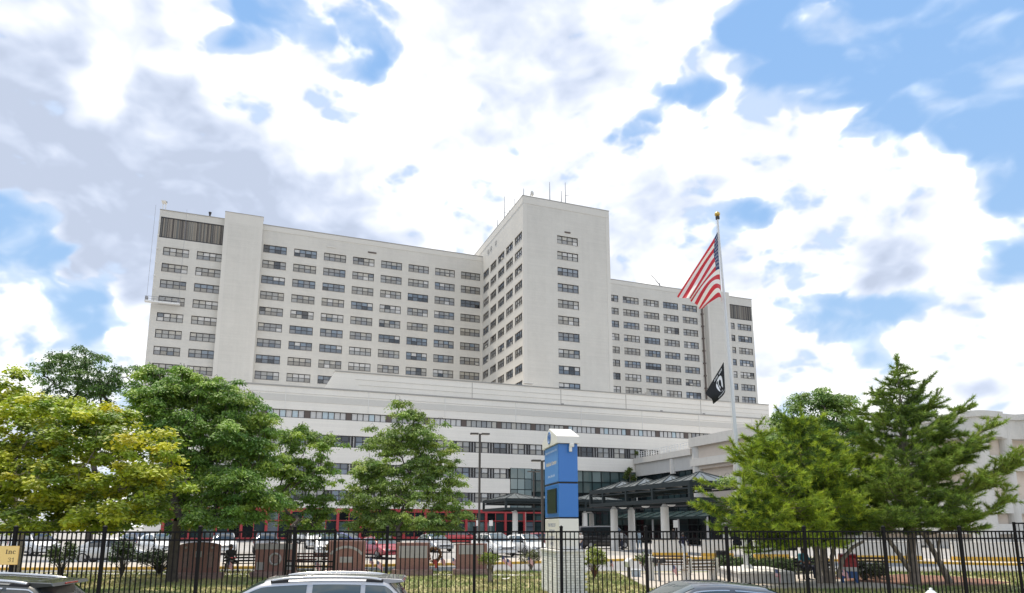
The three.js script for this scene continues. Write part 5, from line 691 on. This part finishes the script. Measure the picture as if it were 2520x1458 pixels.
person('person', 'person in pale blue scrubs standing between the two canopy columns', [11.71, -62.85], -0.4, 1.70, stand(0.03, 0.05), { skin: skinD, top: [0.42, 0.52, 0.6], legs: [0.36, 0.46, 0.55], shoe: [0.5, 0.5, 0.5], hair: [0.01, 0.01, 0.01] }, null, 0);
person('person', 'person in dark clothes standing under the canopy right of the thick column', [15.08, -63.85], 0.3, 1.76, stand(0.02, 0.02), { skin, top: [0.03, 0.03, 0.035], legs: [0.02, 0.02, 0.025], shoe: [0.02, 0.02, 0.02], hair: [0.05, 0.03, 0.02], sleeve: true }, null, 0);
person('person', 'person in a pale top standing left of the rose bush near the van', [5.52, -54.77], -0.9, 1.68, stand(0.05, 0.04), { skin, top: [0.6, 0.56, 0.52], legs: [0.05, 0.06, 0.1], shoe: [0.1, 0.1, 0.1], hair: [0.4, 0.4, 0.4] }, null, 0);
// ---------------------------------------------------------------- trees
const barkMat = (c) => std(0xffffff, 0.95, { map: surface(256, [[6, 0.5], [40, 0.7, 8], [128, 0.6, 24]], c, 0.3, 0.8) });
const leafMat = (t = 0.35) => phy(0xffffff, 0.75, { vertexColors: true, side: THREE.DoubleSide, transmission: t, thickness: 0, ior: 1.3 });
const barkDark = barkMat([0.07, 0.058, 0.05]), barkGrey = barkMat([0.22, 0.185, 0.155]), leafSheet = leafMat(0.45), needleSheet = leafMat(0.2);
function woody(nodes, sides = 6) {             // nodes: {p, r, up (parent index)} -> one mesh of tapered segments
  const pos = [], nor = [], uv = []; const q = new THREE.Quaternion(), Y = V(0, 1, 0), a = V(0, 0, 0), n = V(0, 0, 0);
  for (const k of nodes) { if (k.up < 0) continue; const u = nodes[k.up], d = k.p.clone().sub(u.p), L = d.length(); if (L < 1e-4) continue; q.setFromUnitVectors(Y, d.multiplyScalar(1 / L)); const S = k.r < 0.02 ? 3 : sides, r1 = Math.min(u.r, k.r * 1.35), r2 = k.r;
    for (let i = 0; i < S; i++) { const t0 = i / S * 6.28318, t1 = (i + 1) / S * 6.28318, c = [[t0, 0], [t1, 1], [t1, 0], [t0, 0], [t0, 1], [t1, 1]]; for (const [t, e] of c) { n.set(Math.cos(t), 0, Math.sin(t)).applyQuaternion(q); a.copy(n).multiplyScalar(e ? r2 : r1).add(e ? k.p : u.p); pos.push(a.x, a.y, a.z); nor.push(n.x, n.y, n.z); uv.push(t / 6.28 * 2 * 3.14 * r1 + u.p.x, e * L + u.p.y); } } }
  const g = new THREE.BufferGeometry(); g.setAttribute('position', new THREE.Float32BufferAttribute(pos, 3)); g.setAttribute('normal', new THREE.Float32BufferAttribute(nor, 3)); g.setAttribute('uv', new THREE.Float32BufferAttribute(uv, 2)); return g;
}
class Leaves {
  constructor() { this.pos = []; this.col = []; this.nor = []; }
  leaf(p, dir, nrm, L, w, c) {                 // a folded kite of two triangles
    const s = V(0, 0, 0).crossVectors(dir, nrm).normalize().multiplyScalar(w), m = p.clone().addScaledVector(dir, L * 0.42).addScaledVector(nrm, -w * 0.25), t = p.clone().addScaledVector(dir, L), a = m.clone().add(s).addScaledVector(nrm, w * 0.3), b = m.clone().sub(s).addScaledVector(nrm, w * 0.3);
    this.pos.push(p.x, p.y, p.z, a.x, a.y, a.z, t.x, t.y, t.z, p.x, p.y, p.z, t.x, t.y, t.z, b.x, b.y, b.z); for (let i = 0; i < 6; i++) { this.col.push(c[0], c[1], c[2]); }
  }
  tri(p, t, s, c) { this.pos.push(p.x - s.x, p.y - s.y, p.z - s.z, p.x + s.x, p.y + s.y, p.z + s.z, t.x, t.y, t.z); for (let i = 0; i < 3; i++) this.col.push(c[0], c[1], c[2]); }
  geo() { const g = new THREE.BufferGeometry(); g.setAttribute('position', new THREE.Float32BufferAttribute(this.pos, 3)); g.setAttribute('color', new THREE.Float32BufferAttribute(this.col, 3)); g.computeVertexNormals(); return g; }
}
const vary = (c, k) => { const t = 1 + gauss() * k, h = gauss() * k * 0.5; return [Math.max(0.005, c[0] * (t + h)), Math.max(0.005, c[1] * t), Math.max(0.003, c[2] * (t - h))]; };
function broadleaf(o) {
  const t = thing(o.name, o.label, 'tree', [0, 0, 0], 0, o.group), [bxx, bz] = o.base, y0 = G(bxx, bz), nodes = [];
  const trunkTop = V(bxx + (o.lean?.[0] ?? 0), y0 + o.trunkH, bz + (o.lean?.[1] ?? 0)); const NT = 5; for (let i = 0; i <= NT; i++) { const f = i / NT; nodes.push({ p: V(mix(bxx, trunkTop.x, f) + (i && i < NT ? rr(-0.05, 0.05) : 0), mix(y0 - 0.1, trunkTop.y, f), mix(bz, trunkTop.z, f)), up: i - 1, n: 0 }); }
  const cl = []; const vol = o.lobes.map((l) => Math.pow(l[3] * l[3] * l[4], 0.72)), tot = vol.reduce((a, b) => a + b, 0);
  o.lobes.forEach((l, li) => { const cnt = Math.round(o.clumps * vol[li] / tot); for (let i = 0; i < cnt; i++) { const d = V(gauss(), gauss(), gauss()).normalize(), r = Math.pow(rnd(), 0.42) * (rnd() < 0.22 ? rr(1.0, 1.28) : 1); const p = V(l[0] + d.x * l[3] * r, l[1] + d.y * l[4] * r, l[2] + d.z * (l[5] ?? l[3] * 0.85) * r); if (p.y < y0 + (o.minY ?? 1.6) || perlin.noise(p.x * 0.95 + 7, p.y * 1.25, p.z * 0.95) < (o.gaps ?? -0.16)) continue; cl.push({ p, edge: r, col: l[6] }); } });
  cl.forEach((c) => { c.d = c.p.distanceTo(trunkTop); }); cl.sort((a, b) => a.d - b.d);
  for (const c of cl) {
    let best = -1, bd = 1e9; for (let i = 2; i < nodes.length; i++) { const q = nodes[i].p, dx = c.p.x - q.x, dy = c.p.y - q.y, dz = c.p.z - q.z; const d = Math.sqrt(dx * dx + dy * dy + dz * dz) + (dy < 0 ? -dy * 0.7 : 0) + (nodes[i].depth ?? 0) * 0.05; if (d < bd) { bd = d; best = i; } }
    const A = nodes[best], steps = bd > 1.2 ? 3 : 2; let up = best; for (let s = 1; s <= steps; s++) { const f = s / steps, p = A.p.clone().lerp(c.p, f); p.y += Math.sin(f * Math.PI) * bd * (o.arch ?? 0.08); if (s < steps) p.add(V(gauss(), gauss(), gauss()).multiplyScalar(bd * 0.05)); nodes.push({ p, up, n: 0, depth: (nodes[up].depth ?? 0) + 1 }); up = nodes.length - 1; }
    c.node = up; for (let k = up; k >= 0; k = nodes[k].up) nodes[k].n++;
  }
  const nm = nodes[0].n || 1; nodes.forEach((k) => { k.r = Math.max(0.008, o.r0 * 0.8 * Math.pow(k.n / nm, 0.5)); }); for (let i = 0; i <= NT; i++) nodes[i].r = o.r0 * (i === 0 ? 1.25 : 1 - 0.28 * i / NT);
  mesh('trunk', woody(nodes, 7), o.bark ?? barkDark, t);
  const L = new Leaves(), q = V(0, 0, 0);
  for (const c of cl) {
    const base = c.col ?? o.colors[Math.floor(rnd() * o.colors.length)], cc = vary(base, 0.13), R = o.clumpR * rr(0.7, 1.3), n = Math.round(o.leaves * rr(0.7, 1.25)); const A = nodes[nodes[c.node].up].p, out = c.p.clone().sub(A).normalize();
    for (let i = 0; i < n; i++) { const p = V(c.p.x + gauss() * R, c.p.y + gauss() * R * (o.flat ?? 0.55), c.p.z + gauss() * R); const rad = Math.hypot(p.x - c.p.x, p.z - c.p.z); p.y -= rad * rad * (o.droop ?? 0.15) / R; const dir = V(gauss() * 0.7 + (p.x - c.p.x) / R * 0.6 + out.x * 0.3, gauss() * 0.45 - (o.hang ?? 0.35), gauss() * 0.7 + (p.z - c.p.z) / R * 0.6 + out.z * 0.3).normalize(), nn = V(gauss() * 0.6, 1, gauss() * 0.6).normalize(); const s = rr(0.55, 1.5); L.leaf(p, dir, nn, o.leafL * s, o.leafW * s, vary(cc, 0.12)); }
  }
  mesh('crown', L.geo(), leafSheet, t);
  return t;
}
const GOLD = [[0.50, 0.55, 0.035], [0.42, 0.50, 0.036], [0.34, 0.45, 0.036], [0.58, 0.58, 0.034]], GREENY = [[0.20, 0.31, 0.036], [0.25, 0.36, 0.036], [0.16, 0.25, 0.033]];
broadleaf({ name: 'yellow_maple', label: 'big tree turning golden yellow at the left edge of the fence', base: [-22.83, -31.82], trunkH: 2.3, r0: 0.19, lobes: [
  [...[-18.59, 5.5, -25, 2.27, 1.44], 1.9], [...[-16.2, 5.96, -25, 2.27, 1.29], 2.0], [...[-13.85, 5.07, -24.5, 1.63, 1.11], 1.7], [...[-12.81, 4, -24, 1.24, 0.73], 1.4], [...[-16.41, 4.03, -24.5, 2.82, 1.11], 2.2], [...[-13.83, 3.35, -24, 1.75, 0.70], 1.6], [...[-19.93, 4.21, -25, 1.82, 1.52], 1.8], [...[-17.6, 2.98, -24.5, 1.63, 0.56], 1.5], [...[-20.91, 7.4, -26.5, 0.96, 0.96], 1.0], [...[-19.19, 6.99, -26, 1.10, 0.63], 1.0], [...[-16.78, 6.9, -25.5, 0.93, 0.46], 0.9], [...[-20.27, 8.15, -26.5, 0.67, 0.80], 0.8], [...[-18.68, 7.39, -26, 0.95, 0.50], 0.9], [...[-15.04, 6.5, -25, 1.06, 0.55], 1.0], [...[-16.24, 2.66, -24.5, 2.23, 0.36], 1.6], [...[-13.62, 2.75, -24.5, 1.04, 0.33], 1.0], [...[-18.48, 2.43, -25, 0.91, 0.27], 0.9]],
  clumps: 820, leaves: 135, clumpR: 0.30, flat: 0.5, leafL: 0.125, leafW: 0.055, colors: [...GOLD, ...GOLD, ...GREENY], droop: 0.12, bark: barkGrey, minY: 1.5 });
const LOC = [[0.20, 0.35, 0.058], [0.26, 0.41, 0.064], [0.15, 0.29, 0.052], [0.34, 0.47, 0.072]];
const locust = (o) => broadleaf({ name: 'locust_tree', group: 'feathery green trees on the lawn', flat: 0.36, leafL: 0.135, leafW: 0.034, colors: LOC, droop: 0.3, hang: 0.55, arch: 0.14, ...o });
locust({ label: 'dense dark green feathery tree with a forked dark trunk behind the yellow tree', base: [-14.04, -28.56], trunkH: 2.5, r0: 0.23, lobes: [
  [-14.78, 8.63, -31.5, 2.20, 1.24], [-16.1, 8.82, -31, 1.78, 1.32], [-12.84, 7.46, -31, 1.78, 1.22], [-16.22, 7.49, -30, 1.27, 1.45], [-14.16, 6.63, -30.5, 2.59, 1.29], [-12.07, 5.93, -31, 1.50, 1.32], [-12.13, 4.37, -30, 1.91, 1.09], [-15.18, 4.81, -31, 2.07, 1.32], [-11.08, 3.65, -30, 1.09, 0.82], [-13.07, 3.11, -29.5, 1.97, 0.68], [-16.36, 3.31, -30.5, 1.11, 0.83], [-17.16, 9.9, -31, 0.53, 0.49]], clumps: 1050, leaves: 170, clumpR: 0.32, gaps: -0.22 });
locust({ label: 'small yellow green feathery tree left of the open gate leaf', base: [-10.99, -33.94], trunkH: 2.2, r0: 0.12, gaps: -0.14, lobes: [[-12.31, 7.39, -37, 1.39, 0.94], [-10.38, 7.17, -37, 1.30, 0.67], [-12.38, 5.66, -36.5, 1.55, 1.11], [-10.82, 5.44, -36.5, 1.55, 1.06], [-11.68, 3.99, -36, 1.42, 0.92], [-10.29, 3.69, -36.5, 1.11, 0.66], [-11.08, 2.82, -36, 1.53, 0.48], [-10.52, 2.39, -36, 1.31, 0.35]], clumps: 360, leaves: 140, clumpR: 0.29, colors: [[0.25, 0.40, 0.055], [0.32, 0.46, 0.06], [0.19, 0.32, 0.05], [0.16, 0.28, 0.045]] });
locust({ label: 'pyramidal feathery green tree in front of the podium left of the lamp post', base: [-5.82, -35.1], trunkH: 1.7, r0: 0.15, gaps: -0.24, minY: 1.2, lobes: [[-6, 8.82, -38, 1.11, 0.88], [-5.11, 7.88, -38, 1.38, 0.97], [-6.96, 7.41, -38, 1.73, 0.97], [-4.39, 6.48, -38, 1.43, 1.15], [-6.33, 5.79, -38, 2.53, 1.04], [-7.83, 5.4, -37.5, 1.36, 0.91], [-3.9, 4.87, -38, 1.61, 1.04], [-6.67, 4.14, -37, 2.47, 1.01], [-3.37, 3.61, -37.5, 1.41, 0.73], [-5.53, 2.94, -37, 2.69, 0.63], [-8.44, 3.72, -37.5, 1.02, 0.80], [-6.6, 9.53, -38, 0.32, 0.41], [-7.29, 2.61, -37, 1.57, 0.49], [-4.42, 2.61, -37, 1.79, 0.49]], clumps: 640, leaves: 140, clumpR: 0.29, colors: [[0.212, 0.33, 0.0648], [0.262, 0.393, 0.074], [0.176, 0.277, 0.0555], [0.325, 0.436, 0.0833]] });
locust({ label: 'dark green tree rising behind the yellow tree at upper left', base: [-29.06, -46.99], trunkH: 5.5, r0: 0.25, lobes: [[-30.42, 14.22, -46, 2.09, 0.84], [-32.05, 13.49, -46, 1.81, 0.70], [-28.43, 13.05, -46, 1.53, 0.84], [-30.38, 12.61, -46, 2.65, 0.98], [-28.73, 11.88, -46, 1.39, 0.70], [-30.55, 10.44, -46, 3.07, 1.39], [-27.72, 13.5, -48, 1.02, 0.73]], clumps: 260, leaves: 130, clumpR: 0.42, colors: [[0.108, 0.213, 0.0463], [0.144, 0.266, 0.0518], [0.0842, 0.17, 0.0407]], minY: 4, leafL: 0.15, leafW: 0.04 });
locust({ label: 'green leafy tree standing behind the two pines', base: [18.53, -41.81], trunkH: 3.2, r0: 0.2, lobes: [[19.89, 10.59, -43, 1.56, 0.99], [21.35, 10.59, -43, 1.30, 1.04], [18.07, 9.25, -43, 1.62, 1.04], [20.25, 8.58, -43, 2.48, 1.30], [16.07, 7.73, -42.5, 1.42, 0.82], [18.31, 7.26, -43, 2.35, 1.17], [13.58, 5.57, -42, 0.76, 0.36], [15.22, 6.69, -42.5, 1.29, 0.77], [21.78, 8.05, -43, 1.56, 1.56]], clumps: 400, leaves: 150, clumpR: 0.42, colors: [[0.143, 0.256, 0.0555], [0.195, 0.322, 0.0666], [0.246, 0.366, 0.074]], minY: 3, leafL: 0.14, leafW: 0.045 });
// saplings on the roof terrace by the railing
for (const [t, s, h, label] of [[57.9, 95.8, 3.2, 'yellow green sapling at the end of the roof railing'], [55.6, 94.2, 2.6, 'small leaning sapling in front of the entrance building wall']]) { const [x, z] = hw(t, s); const o = thing('sapling', label, 'tree', [x, t > 57 ? 13.2 : 9.0, z]); const nodes = [{ p: V(0, 0, 0), up: -1, r: 0.05 }, { p: V(0.1, h * 0.5, 0), up: 0, r: 0.04 }, { p: V(-0.1, h, 0), up: 1, r: 0.02 }], L = new Leaves(); for (let k = 0; k < 12; k++) { const y = h * rr(0.15, 0.95), a = rr(0, 6.28), r = (1 - y / h) * 1.3 + 0.25, e = V(Math.cos(a) * r, y + 0.4, Math.sin(a) * r); nodes.push({ p: e, up: y < h * 0.5 ? 0 : 1, r: 0.015 }); for (let i = 0; i < 90; i++) L.leaf(V(e.x * rr(0.3, 1.1) + gauss() * 0.2, e.y + gauss() * 0.25 - 0.2, e.z * rr(0.3, 1.1) + gauss() * 0.2), V(gauss(), gauss() - 0.3, gauss()).normalize(), V(gauss(), 1, gauss()).normalize(), 0.2, 0.08, vary([0.15, 0.21, 0.03], 0.2)); } mesh('trunk', woody(nodes, 5), barkGrey, o); mesh('crown', L.geo(), leafSheet, o); }

// pines: limbs sweep out and up, set with brushes of needles
function pine(o) {
  const t = thing('pine_tree', o.label, 'tree', [0, 0, 0], 0, 'pines behind the fence'), [x0, z0] = o.base, y0 = G(x0, z0), top = V(...o.top), nodes = [], L = new Leaves(), N = 14;
  for (let i = 0; i <= N; i++) { const f = i / N; nodes.push({ p: V(mix(x0, top.x, Math.pow(f, 1.2)) + (i && i < N ? rr(-0.04, 0.04) : 0), mix(y0 - 0.1, top.y, f), mix(z0, top.z, f)), up: i - 1, r: Math.max(0.02, o.r0 * (1 - 0.93 * f)) }); }
  const tuft = (p, d, len, c) => { const n = o.needles; const u = V(0, 0, 0), s = V(0, 0, 0); for (let i = 0; i < n; i++) { u.set(d.x * 0.75 + gauss() * 0.75, d.y * 0.75 + gauss() * 0.75 + 0.12, d.z * 0.75 + gauss() * 0.75).normalize(); s.crossVectors(u, V(gauss(), gauss(), gauss())).normalize().multiplyScalar(0.012); const l = len * rr(0.75, 1.2); L.tri(p, p.clone().addScaledVector(u, l), s, vary(c, 0.18)); } };
  const spray = (A, up, B, r, lvl, cbase) => {                // a shoot from A to B, upcurved, with side shoots
    const d = B.clone().sub(A), len = d.length(), n = Math.max(3, Math.ceil(len / 0.28)); let k = up; const pts = [];
    for (let i = 1; i <= n; i++) { const f = i / n, p = A.clone().lerp(B, f); p.y -= Math.sin(f * Math.PI) * len * (lvl ? 0.04 : 0.10); p.add(V(gauss(), gauss(), gauss()).multiplyScalar(0.02)); nodes.push({ p, up: k, r: Math.max(0.007, r * (1 - 0.8 * f)) }); k = nodes.length - 1; pts.push(k); }
    const dn = d.clone().normalize(), from = lvl ? 0.12 : 0.30, m = Math.ceil(len * (1 - from) / 0.056);
    for (let i = 0; i <= m; i++) { const f = from + (1 - from) * i / m, q = f * n, i0 = Math.min(n - 1, Math.floor(q)), a = i0 ? nodes[pts[i0 - 1]].p : A, b = nodes[pts[i0]].p, p = a.clone().lerp(b, q - i0); tuft(p, dn, o.needle * rr(0.85, 1.15) * (f > 0.9 ? 1.1 : 1), f > 0.72 && rnd() < 0.7 ? vary(o.tip, 0.14) : vary(cbase, 0.16)); }
    if (lvl < 2) { const ns = Math.round(len * (lvl ? 2.6 : 4.6)); for (let i = 0; i < ns; i++) { const f = rr(lvl ? 0.15 : 0.22, 0.96), pi = pts[Math.min(n - 1, Math.floor(f * n))], p = nodes[pi].p, side = V(-dn.z, 0, dn.x).multiplyScalar((i % 2 ? 1 : -1) * rr(0.6, 1.1)); const dd = dn.clone().multiplyScalar(rr(0.5, 0.9)).add(side).add(V(0, rr(-0.25, 0.5), 0)).normalize(), l2 = (lvl ? 0.36 : len * 0.34) * rr(0.6, 1.2) * (1.15 - f * 0.5) + 0.12; spray(p, pi, p.clone().addScaledVector(dd, l2), Math.max(0.01, r * 0.35), lvl + 1, cbase); } }
  };
  const limbs = []; for (const [f, x, y, z] of o.tips) limbs.push([f, V(x, y, z)]);
  for (let i = 0; i < o.limbs; i++) { const f = Math.pow(mix(o.f0, 0.985, (i + rnd() * 0.8) / o.limbs), 0.95), a = i * 2.39996 + rr(-0.4, 0.4), R = o.profile(f) * rr(0.45, 1.08), p = trunkAt(f); limbs.push([f, V(p.x + Math.cos(a) * R, p.y + R * rr(0.02, 0.34), p.z + Math.sin(a) * R * 0.85)]); }
  function trunkAt(f) { const q = f * N, i = Math.min(N - 1, Math.floor(q)); return nodes[i].p.clone().lerp(nodes[i + 1].p, q - i); }
  for (const [f, B] of limbs) { const A = trunkAt(f), up = Math.min(N - 1, Math.floor(f * N)); spray(A, up, B, Math.max(0.02, 0.012 + 0.018 * A.distanceTo(B)), 0, o.colors[Math.floor(rnd() * o.colors.length)]); }
  spray(trunkAt(0.93), N - 1, top.clone().add(V(0, 0.25, 0)), 0.02, 1, o.colors[0]);
  for (const s of o.stems ?? []) { let up = -1; s.forEach((q) => { nodes.push({ p: V(q[0], q[1], q[2]), up, r: q[3] }); up = nodes.length - 1; }); }
  mesh('trunk', woody(nodes, 8), barkGrey, t); mesh('crown', L.geo(), needleSheet, t);
}
const PC = [[0.20, 0.285, 0.045], [0.25, 0.33, 0.048], [0.15, 0.23, 0.042], [0.12, 0.19, 0.04]];
pine({ label: 'tall pine with a spire top at the right, limbs sweeping to the right edge', base: [16.19, -27.77], top: [16.86, 9.64, -28.6], r0: 0.2, needles: 12, needle: 0.20, f0: 0.23, limbs: 90, colors: PC, tip: [0.243, 0.36, 0.0504],
  profile: (f) => f < 0.62 ? mix(2.7, 2.2, f / 0.62) : f < 0.78 ? mix(2.1, 1.2, (f - 0.62) / 0.16) : mix(1.15, 0.15, (f - 0.78) / 0.22),
  tips: [[0.36, 20.43, 5.33, -27], [0.50, 19.62, 6.56, -27.5], [0.52, 18.74, 5.85, -26.6], [0.58, 18.78, 7.16, -28], [0.22, 19.52, 3.56, -26.8], [0.64, 17.75, 7.77, -28], [0.30, 18.35, 4.29, -26.2], [0.25, 16.67, 3.33, -25.6], [0.28, 15.01, 3.17, -25.3], [0.34, 14.33, 4.26, -25.8], [0.45, 16.83, 5.05, -25.9], [0.42, 15.27, 5.21, -25.9], [0.24, 13.9, 2.96, -25.8], [0.68, 14.98, 7.33, -28], [0.74, 17.77, 8.56, -28.4], [0.55, 14.68, 6.66, -28.2]],
  stems: [[[15.75, 0.8, -27.3, 0.10], [15.17, 1.51, -27, 0.09], [14.62, 2.14, -26.7, 0.08], [14.31, 2.5, -26.5, 0.06]], [[17.47, 0.31, -27.6, 0.14], [17.1, 1.06, -27.5, 0.11], [16.69, 1.86, -27.4, 0.09], [16.31, 2.42, -27.3, 0.08]], [[17.1, 1.06, -27.5, 0.06], [17.1, 1.7, -27.5, 0.05], [17.23, 2.26, -27.5, 0.04]]] });
pine({ label: 'broad yellow green pine with several stems right of the flagpole', base: [12.95, -28.46], top: [12.45, 7.06, -28.5], r0: 0.17, needles: 12, needle: 0.20, f0: 0.27, limbs: 120, colors: [[0.215, 0.317, 0.0396], [0.269, 0.369, 0.0396], [0.161, 0.256, 0.036], [0.119, 0.204, 0.036]], tip: [0.43, 0.542, 0.0468],
  profile: (f) => f < 0.6 ? 2.35 : f < 0.85 ? mix(2.2, 1.2, (f - 0.6) / 0.25) : mix(1.2, 0.35, (f - 0.85) / 0.15),
  tips: [[0.40, 8.67, 4.16, -26.6], [0.30, 8.26, 3.48, -26.2], [0.26, 8.64, 2.65, -26.2], [0.55, 9.34, 5.61, -27.3], [0.66, 10.25, 6.24, -27.6], [0.78, 11.68, 6.98, -28], [0.72, 12.81, 6.59, -27.9], [0.45, 9.95, 4.57, -25.7], [0.36, 10.53, 3.48, -25.4], [0.28, 9.59, 2.65, -25.5], [0.50, 12.25, 4.9, -25.9], [0.33, 12.52, 3.64, -25.7], [0.60, 11.23, 5.74, -26.3], [0.27, 10.99, 2.57, -25.4], [0.3, 13.28, 3.01, -26.1]],
  stems: [[[12.12, 0.31, -27.2, 0.12], [12.08, 1.31, -27.2, 0.1], [11.82, 2.26, -27.1, 0.08]], [[12.68, 0.3, -27.3, 0.11], [12.75, 1.3, -27.4, 0.09], [13.15, 2.42, -27.5, 0.07]], [[12.8, 0.54, -27.1, 0.1], [12.97, 1.24, -27, 0.085], [13.33, 1.72, -26.8, 0.07], [13.69, 1.96, -26.6, 0.05]]] });

// ---------------------------------------------------------------- shrubs, hedge, small trees
function shrub(name, label, x, z, w, h, n, cols, leaf, group, stemC, y0 = 0.0, d = 1, blooms) {
  const o = thing(name, label, 'shrub', [x, G(x, z), z], 0, group), L = new Leaves(), nodes = [{ p: V(0, 0, 0), up: -1, r: 0.03 }];
  for (let k = 0; k < n; k++) { const a = rr(0, 6.283), r = Math.sqrt(rnd()) * w / 2, y = y0 + (h - y0) * (0.25 + 0.75 * Math.pow(rnd(), 0.7)) * (1 - 0.35 * (r / (w / 2)) ** 2), e = V(Math.cos(a) * r, y, Math.sin(a) * r * d); nodes.push({ p: V(e.x * 0.3, y * 0.5, e.z * 0.3), up: 0, r: 0.014 }); nodes.push({ p: e, up: nodes.length - 1, r: 0.007 }); const c = pick(cols); for (let i = 0; i < 46; i++) { const b = blooms && rnd() < blooms[3]; L.leaf(V(e.x + gauss() * 0.13, e.y + gauss() * 0.12, e.z + gauss() * 0.13), V(gauss(), gauss() + 0.1, gauss()).normalize(), V(gauss() * 0.7, 1, gauss() * 0.7).normalize(), (b ? 0.8 : 1) * leaf * rr(0.7, 1.3), leaf * (b ? 0.5 : 0.36), b ? vary(blooms, 0.1) : vary(c, 0.16)); } }
  mesh('stems', woody(nodes, 5), stemC ?? barkGrey, o); mesh('foliage', L.geo(), leafSheet, o);
}
const GS = [[0.096, 0.176, 0.04], [0.128, 0.224, 0.0448], [0.072, 0.136, 0.032]], YS = [[0.272, 0.336, 0.048], [0.336, 0.4, 0.056], [0.192, 0.256, 0.0448]];
shrub('rose_bush', 'yellow green rose bush right of the pylon sign', 3.61, -30.33, 1.05, 1.35, 46, YS, 0.085, null, barkMat([0.16, 0.07, 0.045]), 0.35, 1, [0.6, 0.6, 0.5, 0.03]);
shrub('flowering_bush', 'small bush with pink flowers left of the slatted bench', 6.54, -33.62, 0.95, 0.95, 30, GS, 0.08, null, null, 0.25, 1, [0.5, 0.2, 0.22, 0.08]);
shrub('clipped_tree', 'small leafy stump tree in the lawn right of the last memorial', -0.91, -28.69, 0.75, 1.15, 20, YS, 0.08, null, barkGrey, 0.75);
{ const [x, z] = [-0.91, -28.69], o = thing('tree_stump', 'bare grey stem under the small leafy stump tree', 'stump', [x, G(x, z), z]); mesh('stem', new THREE.LatheGeometry([[0, 0], [0.12, 0], [0.085, 0.12], [0.08, 0.7], [0.06, 0.82], [0, 0.84]].map((p) => new THREE.Vector2(...p)), 12), barkGrey, o); mesh('knot', new THREE.SphereGeometry(0.08, 10, 8).translate(0.03, 0.62, 0.05), barkGrey, o); }
shrub('small_bush', 'pale bush beside the left edge of the pylon sign', 1.01, -35.76, 1.3, 0.95, 30, [[0.13, 0.15, 0.05], [0.16, 0.17, 0.06], [0.09, 0.12, 0.04]], 0.07, null, null, 0.3);
shrub('dark_shrub', 'dark green shrub at the foot of the big tree trunk', -16.8, -32.85, 2.1, 1.15, 80, [[0.025, 0.055, 0.016], [0.035, 0.075, 0.02], [0.02, 0.04, 0.013]], 0.09, null, barkDark, 0.25);
shrub('young_shrub', 'thin leafy shrub behind the fence left of the dark shrub', -17.51, -30.97, 1.0, 1.7, 40, [[0.05, 0.10, 0.02], [0.07, 0.13, 0.024]], 0.09, null, barkDark, 0.4);
shrub('young_shrub', 'thin leafy shrub behind the fence below the yellow tree', -20.22, -30.94, 1.3, 1.6, 44, [[0.06, 0.11, 0.02], [0.09, 0.14, 0.024]], 0.09, null, barkDark, 0.4);
shrub('bronze_shrub', 'brown leaved shrub standing against the medallion memorial', -12.23, -35.02, 0.6, 1.55, 24, [[0.10, 0.06, 0.03], [0.07, 0.08, 0.03], [0.16, 0.09, 0.05]], 0.08, null, barkDark, 0.3);
shrub('ornamental_grass', 'pale tan tuft of plants on the left of the arched memorial', -9.29, -35.63, 0.7, 1.35, 16, [[0.36, 0.26, 0.12], [0.30, 0.24, 0.12]], 0.10, null, null, 0.7);
for (const [u, x, z, label] of [[0, 12.09, -34.75, 'low green hedge shrub just right of the flagpole'], [1, 12.81, -34.22, 'low green hedge shrub behind the granite plinth'], [2, 13.51, -33.7, 'low green hedge shrub left of the notice board'], [3, 14.64, -34.24, 'low green hedge shrub behind the seated person in teal'], [4, 11.33, -35.88, 'low green hedge shrub behind the litter bin']]) shrub('hedge_shrub', label, x, z, 1.7, 0.72, 70, [[0.07, 0.13, 0.03], [0.09, 0.16, 0.034], [0.055, 0.10, 0.025]], 0.085, 'low hedge shrubs on the plaza', null, 0.05, 0.8);
for (const [x, z, w, h, label] of [[15.13, -29.63, 1.0, 0.75, 'dark shrub right of the striped drop box'], [16.22, -30.46, 0.9, 0.7, 'dark shrub between the drop box and the spire pine']]) shrub('dark_shrub', label, x, z, w, h, 36, [[0.03, 0.05, 0.018], [0.045, 0.07, 0.02]], 0.08, null, barkDark, 0.1);
{ // white litter on the grass
  const [x, z] = [-0.28, -29.47]; const o = thing('paper_litter', 'crumpled white paper lying on the grass behind the fence', 'litter', [x, G(x, z), z]); const g = new THREE.PlaneGeometry(0.34, 0.26, 5, 4).rotateX(-Math.PI / 2), p = g.attributes.position; for (let i = 0; i < p.count; i++) p.setY(i, 0.05 + 0.09 * Math.abs(perlin.noise(p.getX(i) * 9, 2, p.getZ(i) * 9)) + Math.abs(p.getX(i)) * 0.35); g.computeVertexNormals(); mesh('sheet', g, std([0.75, 0.75, 0.73], 0.8, { side: THREE.DoubleSide }), o); }

renderer.render(scene, camera);
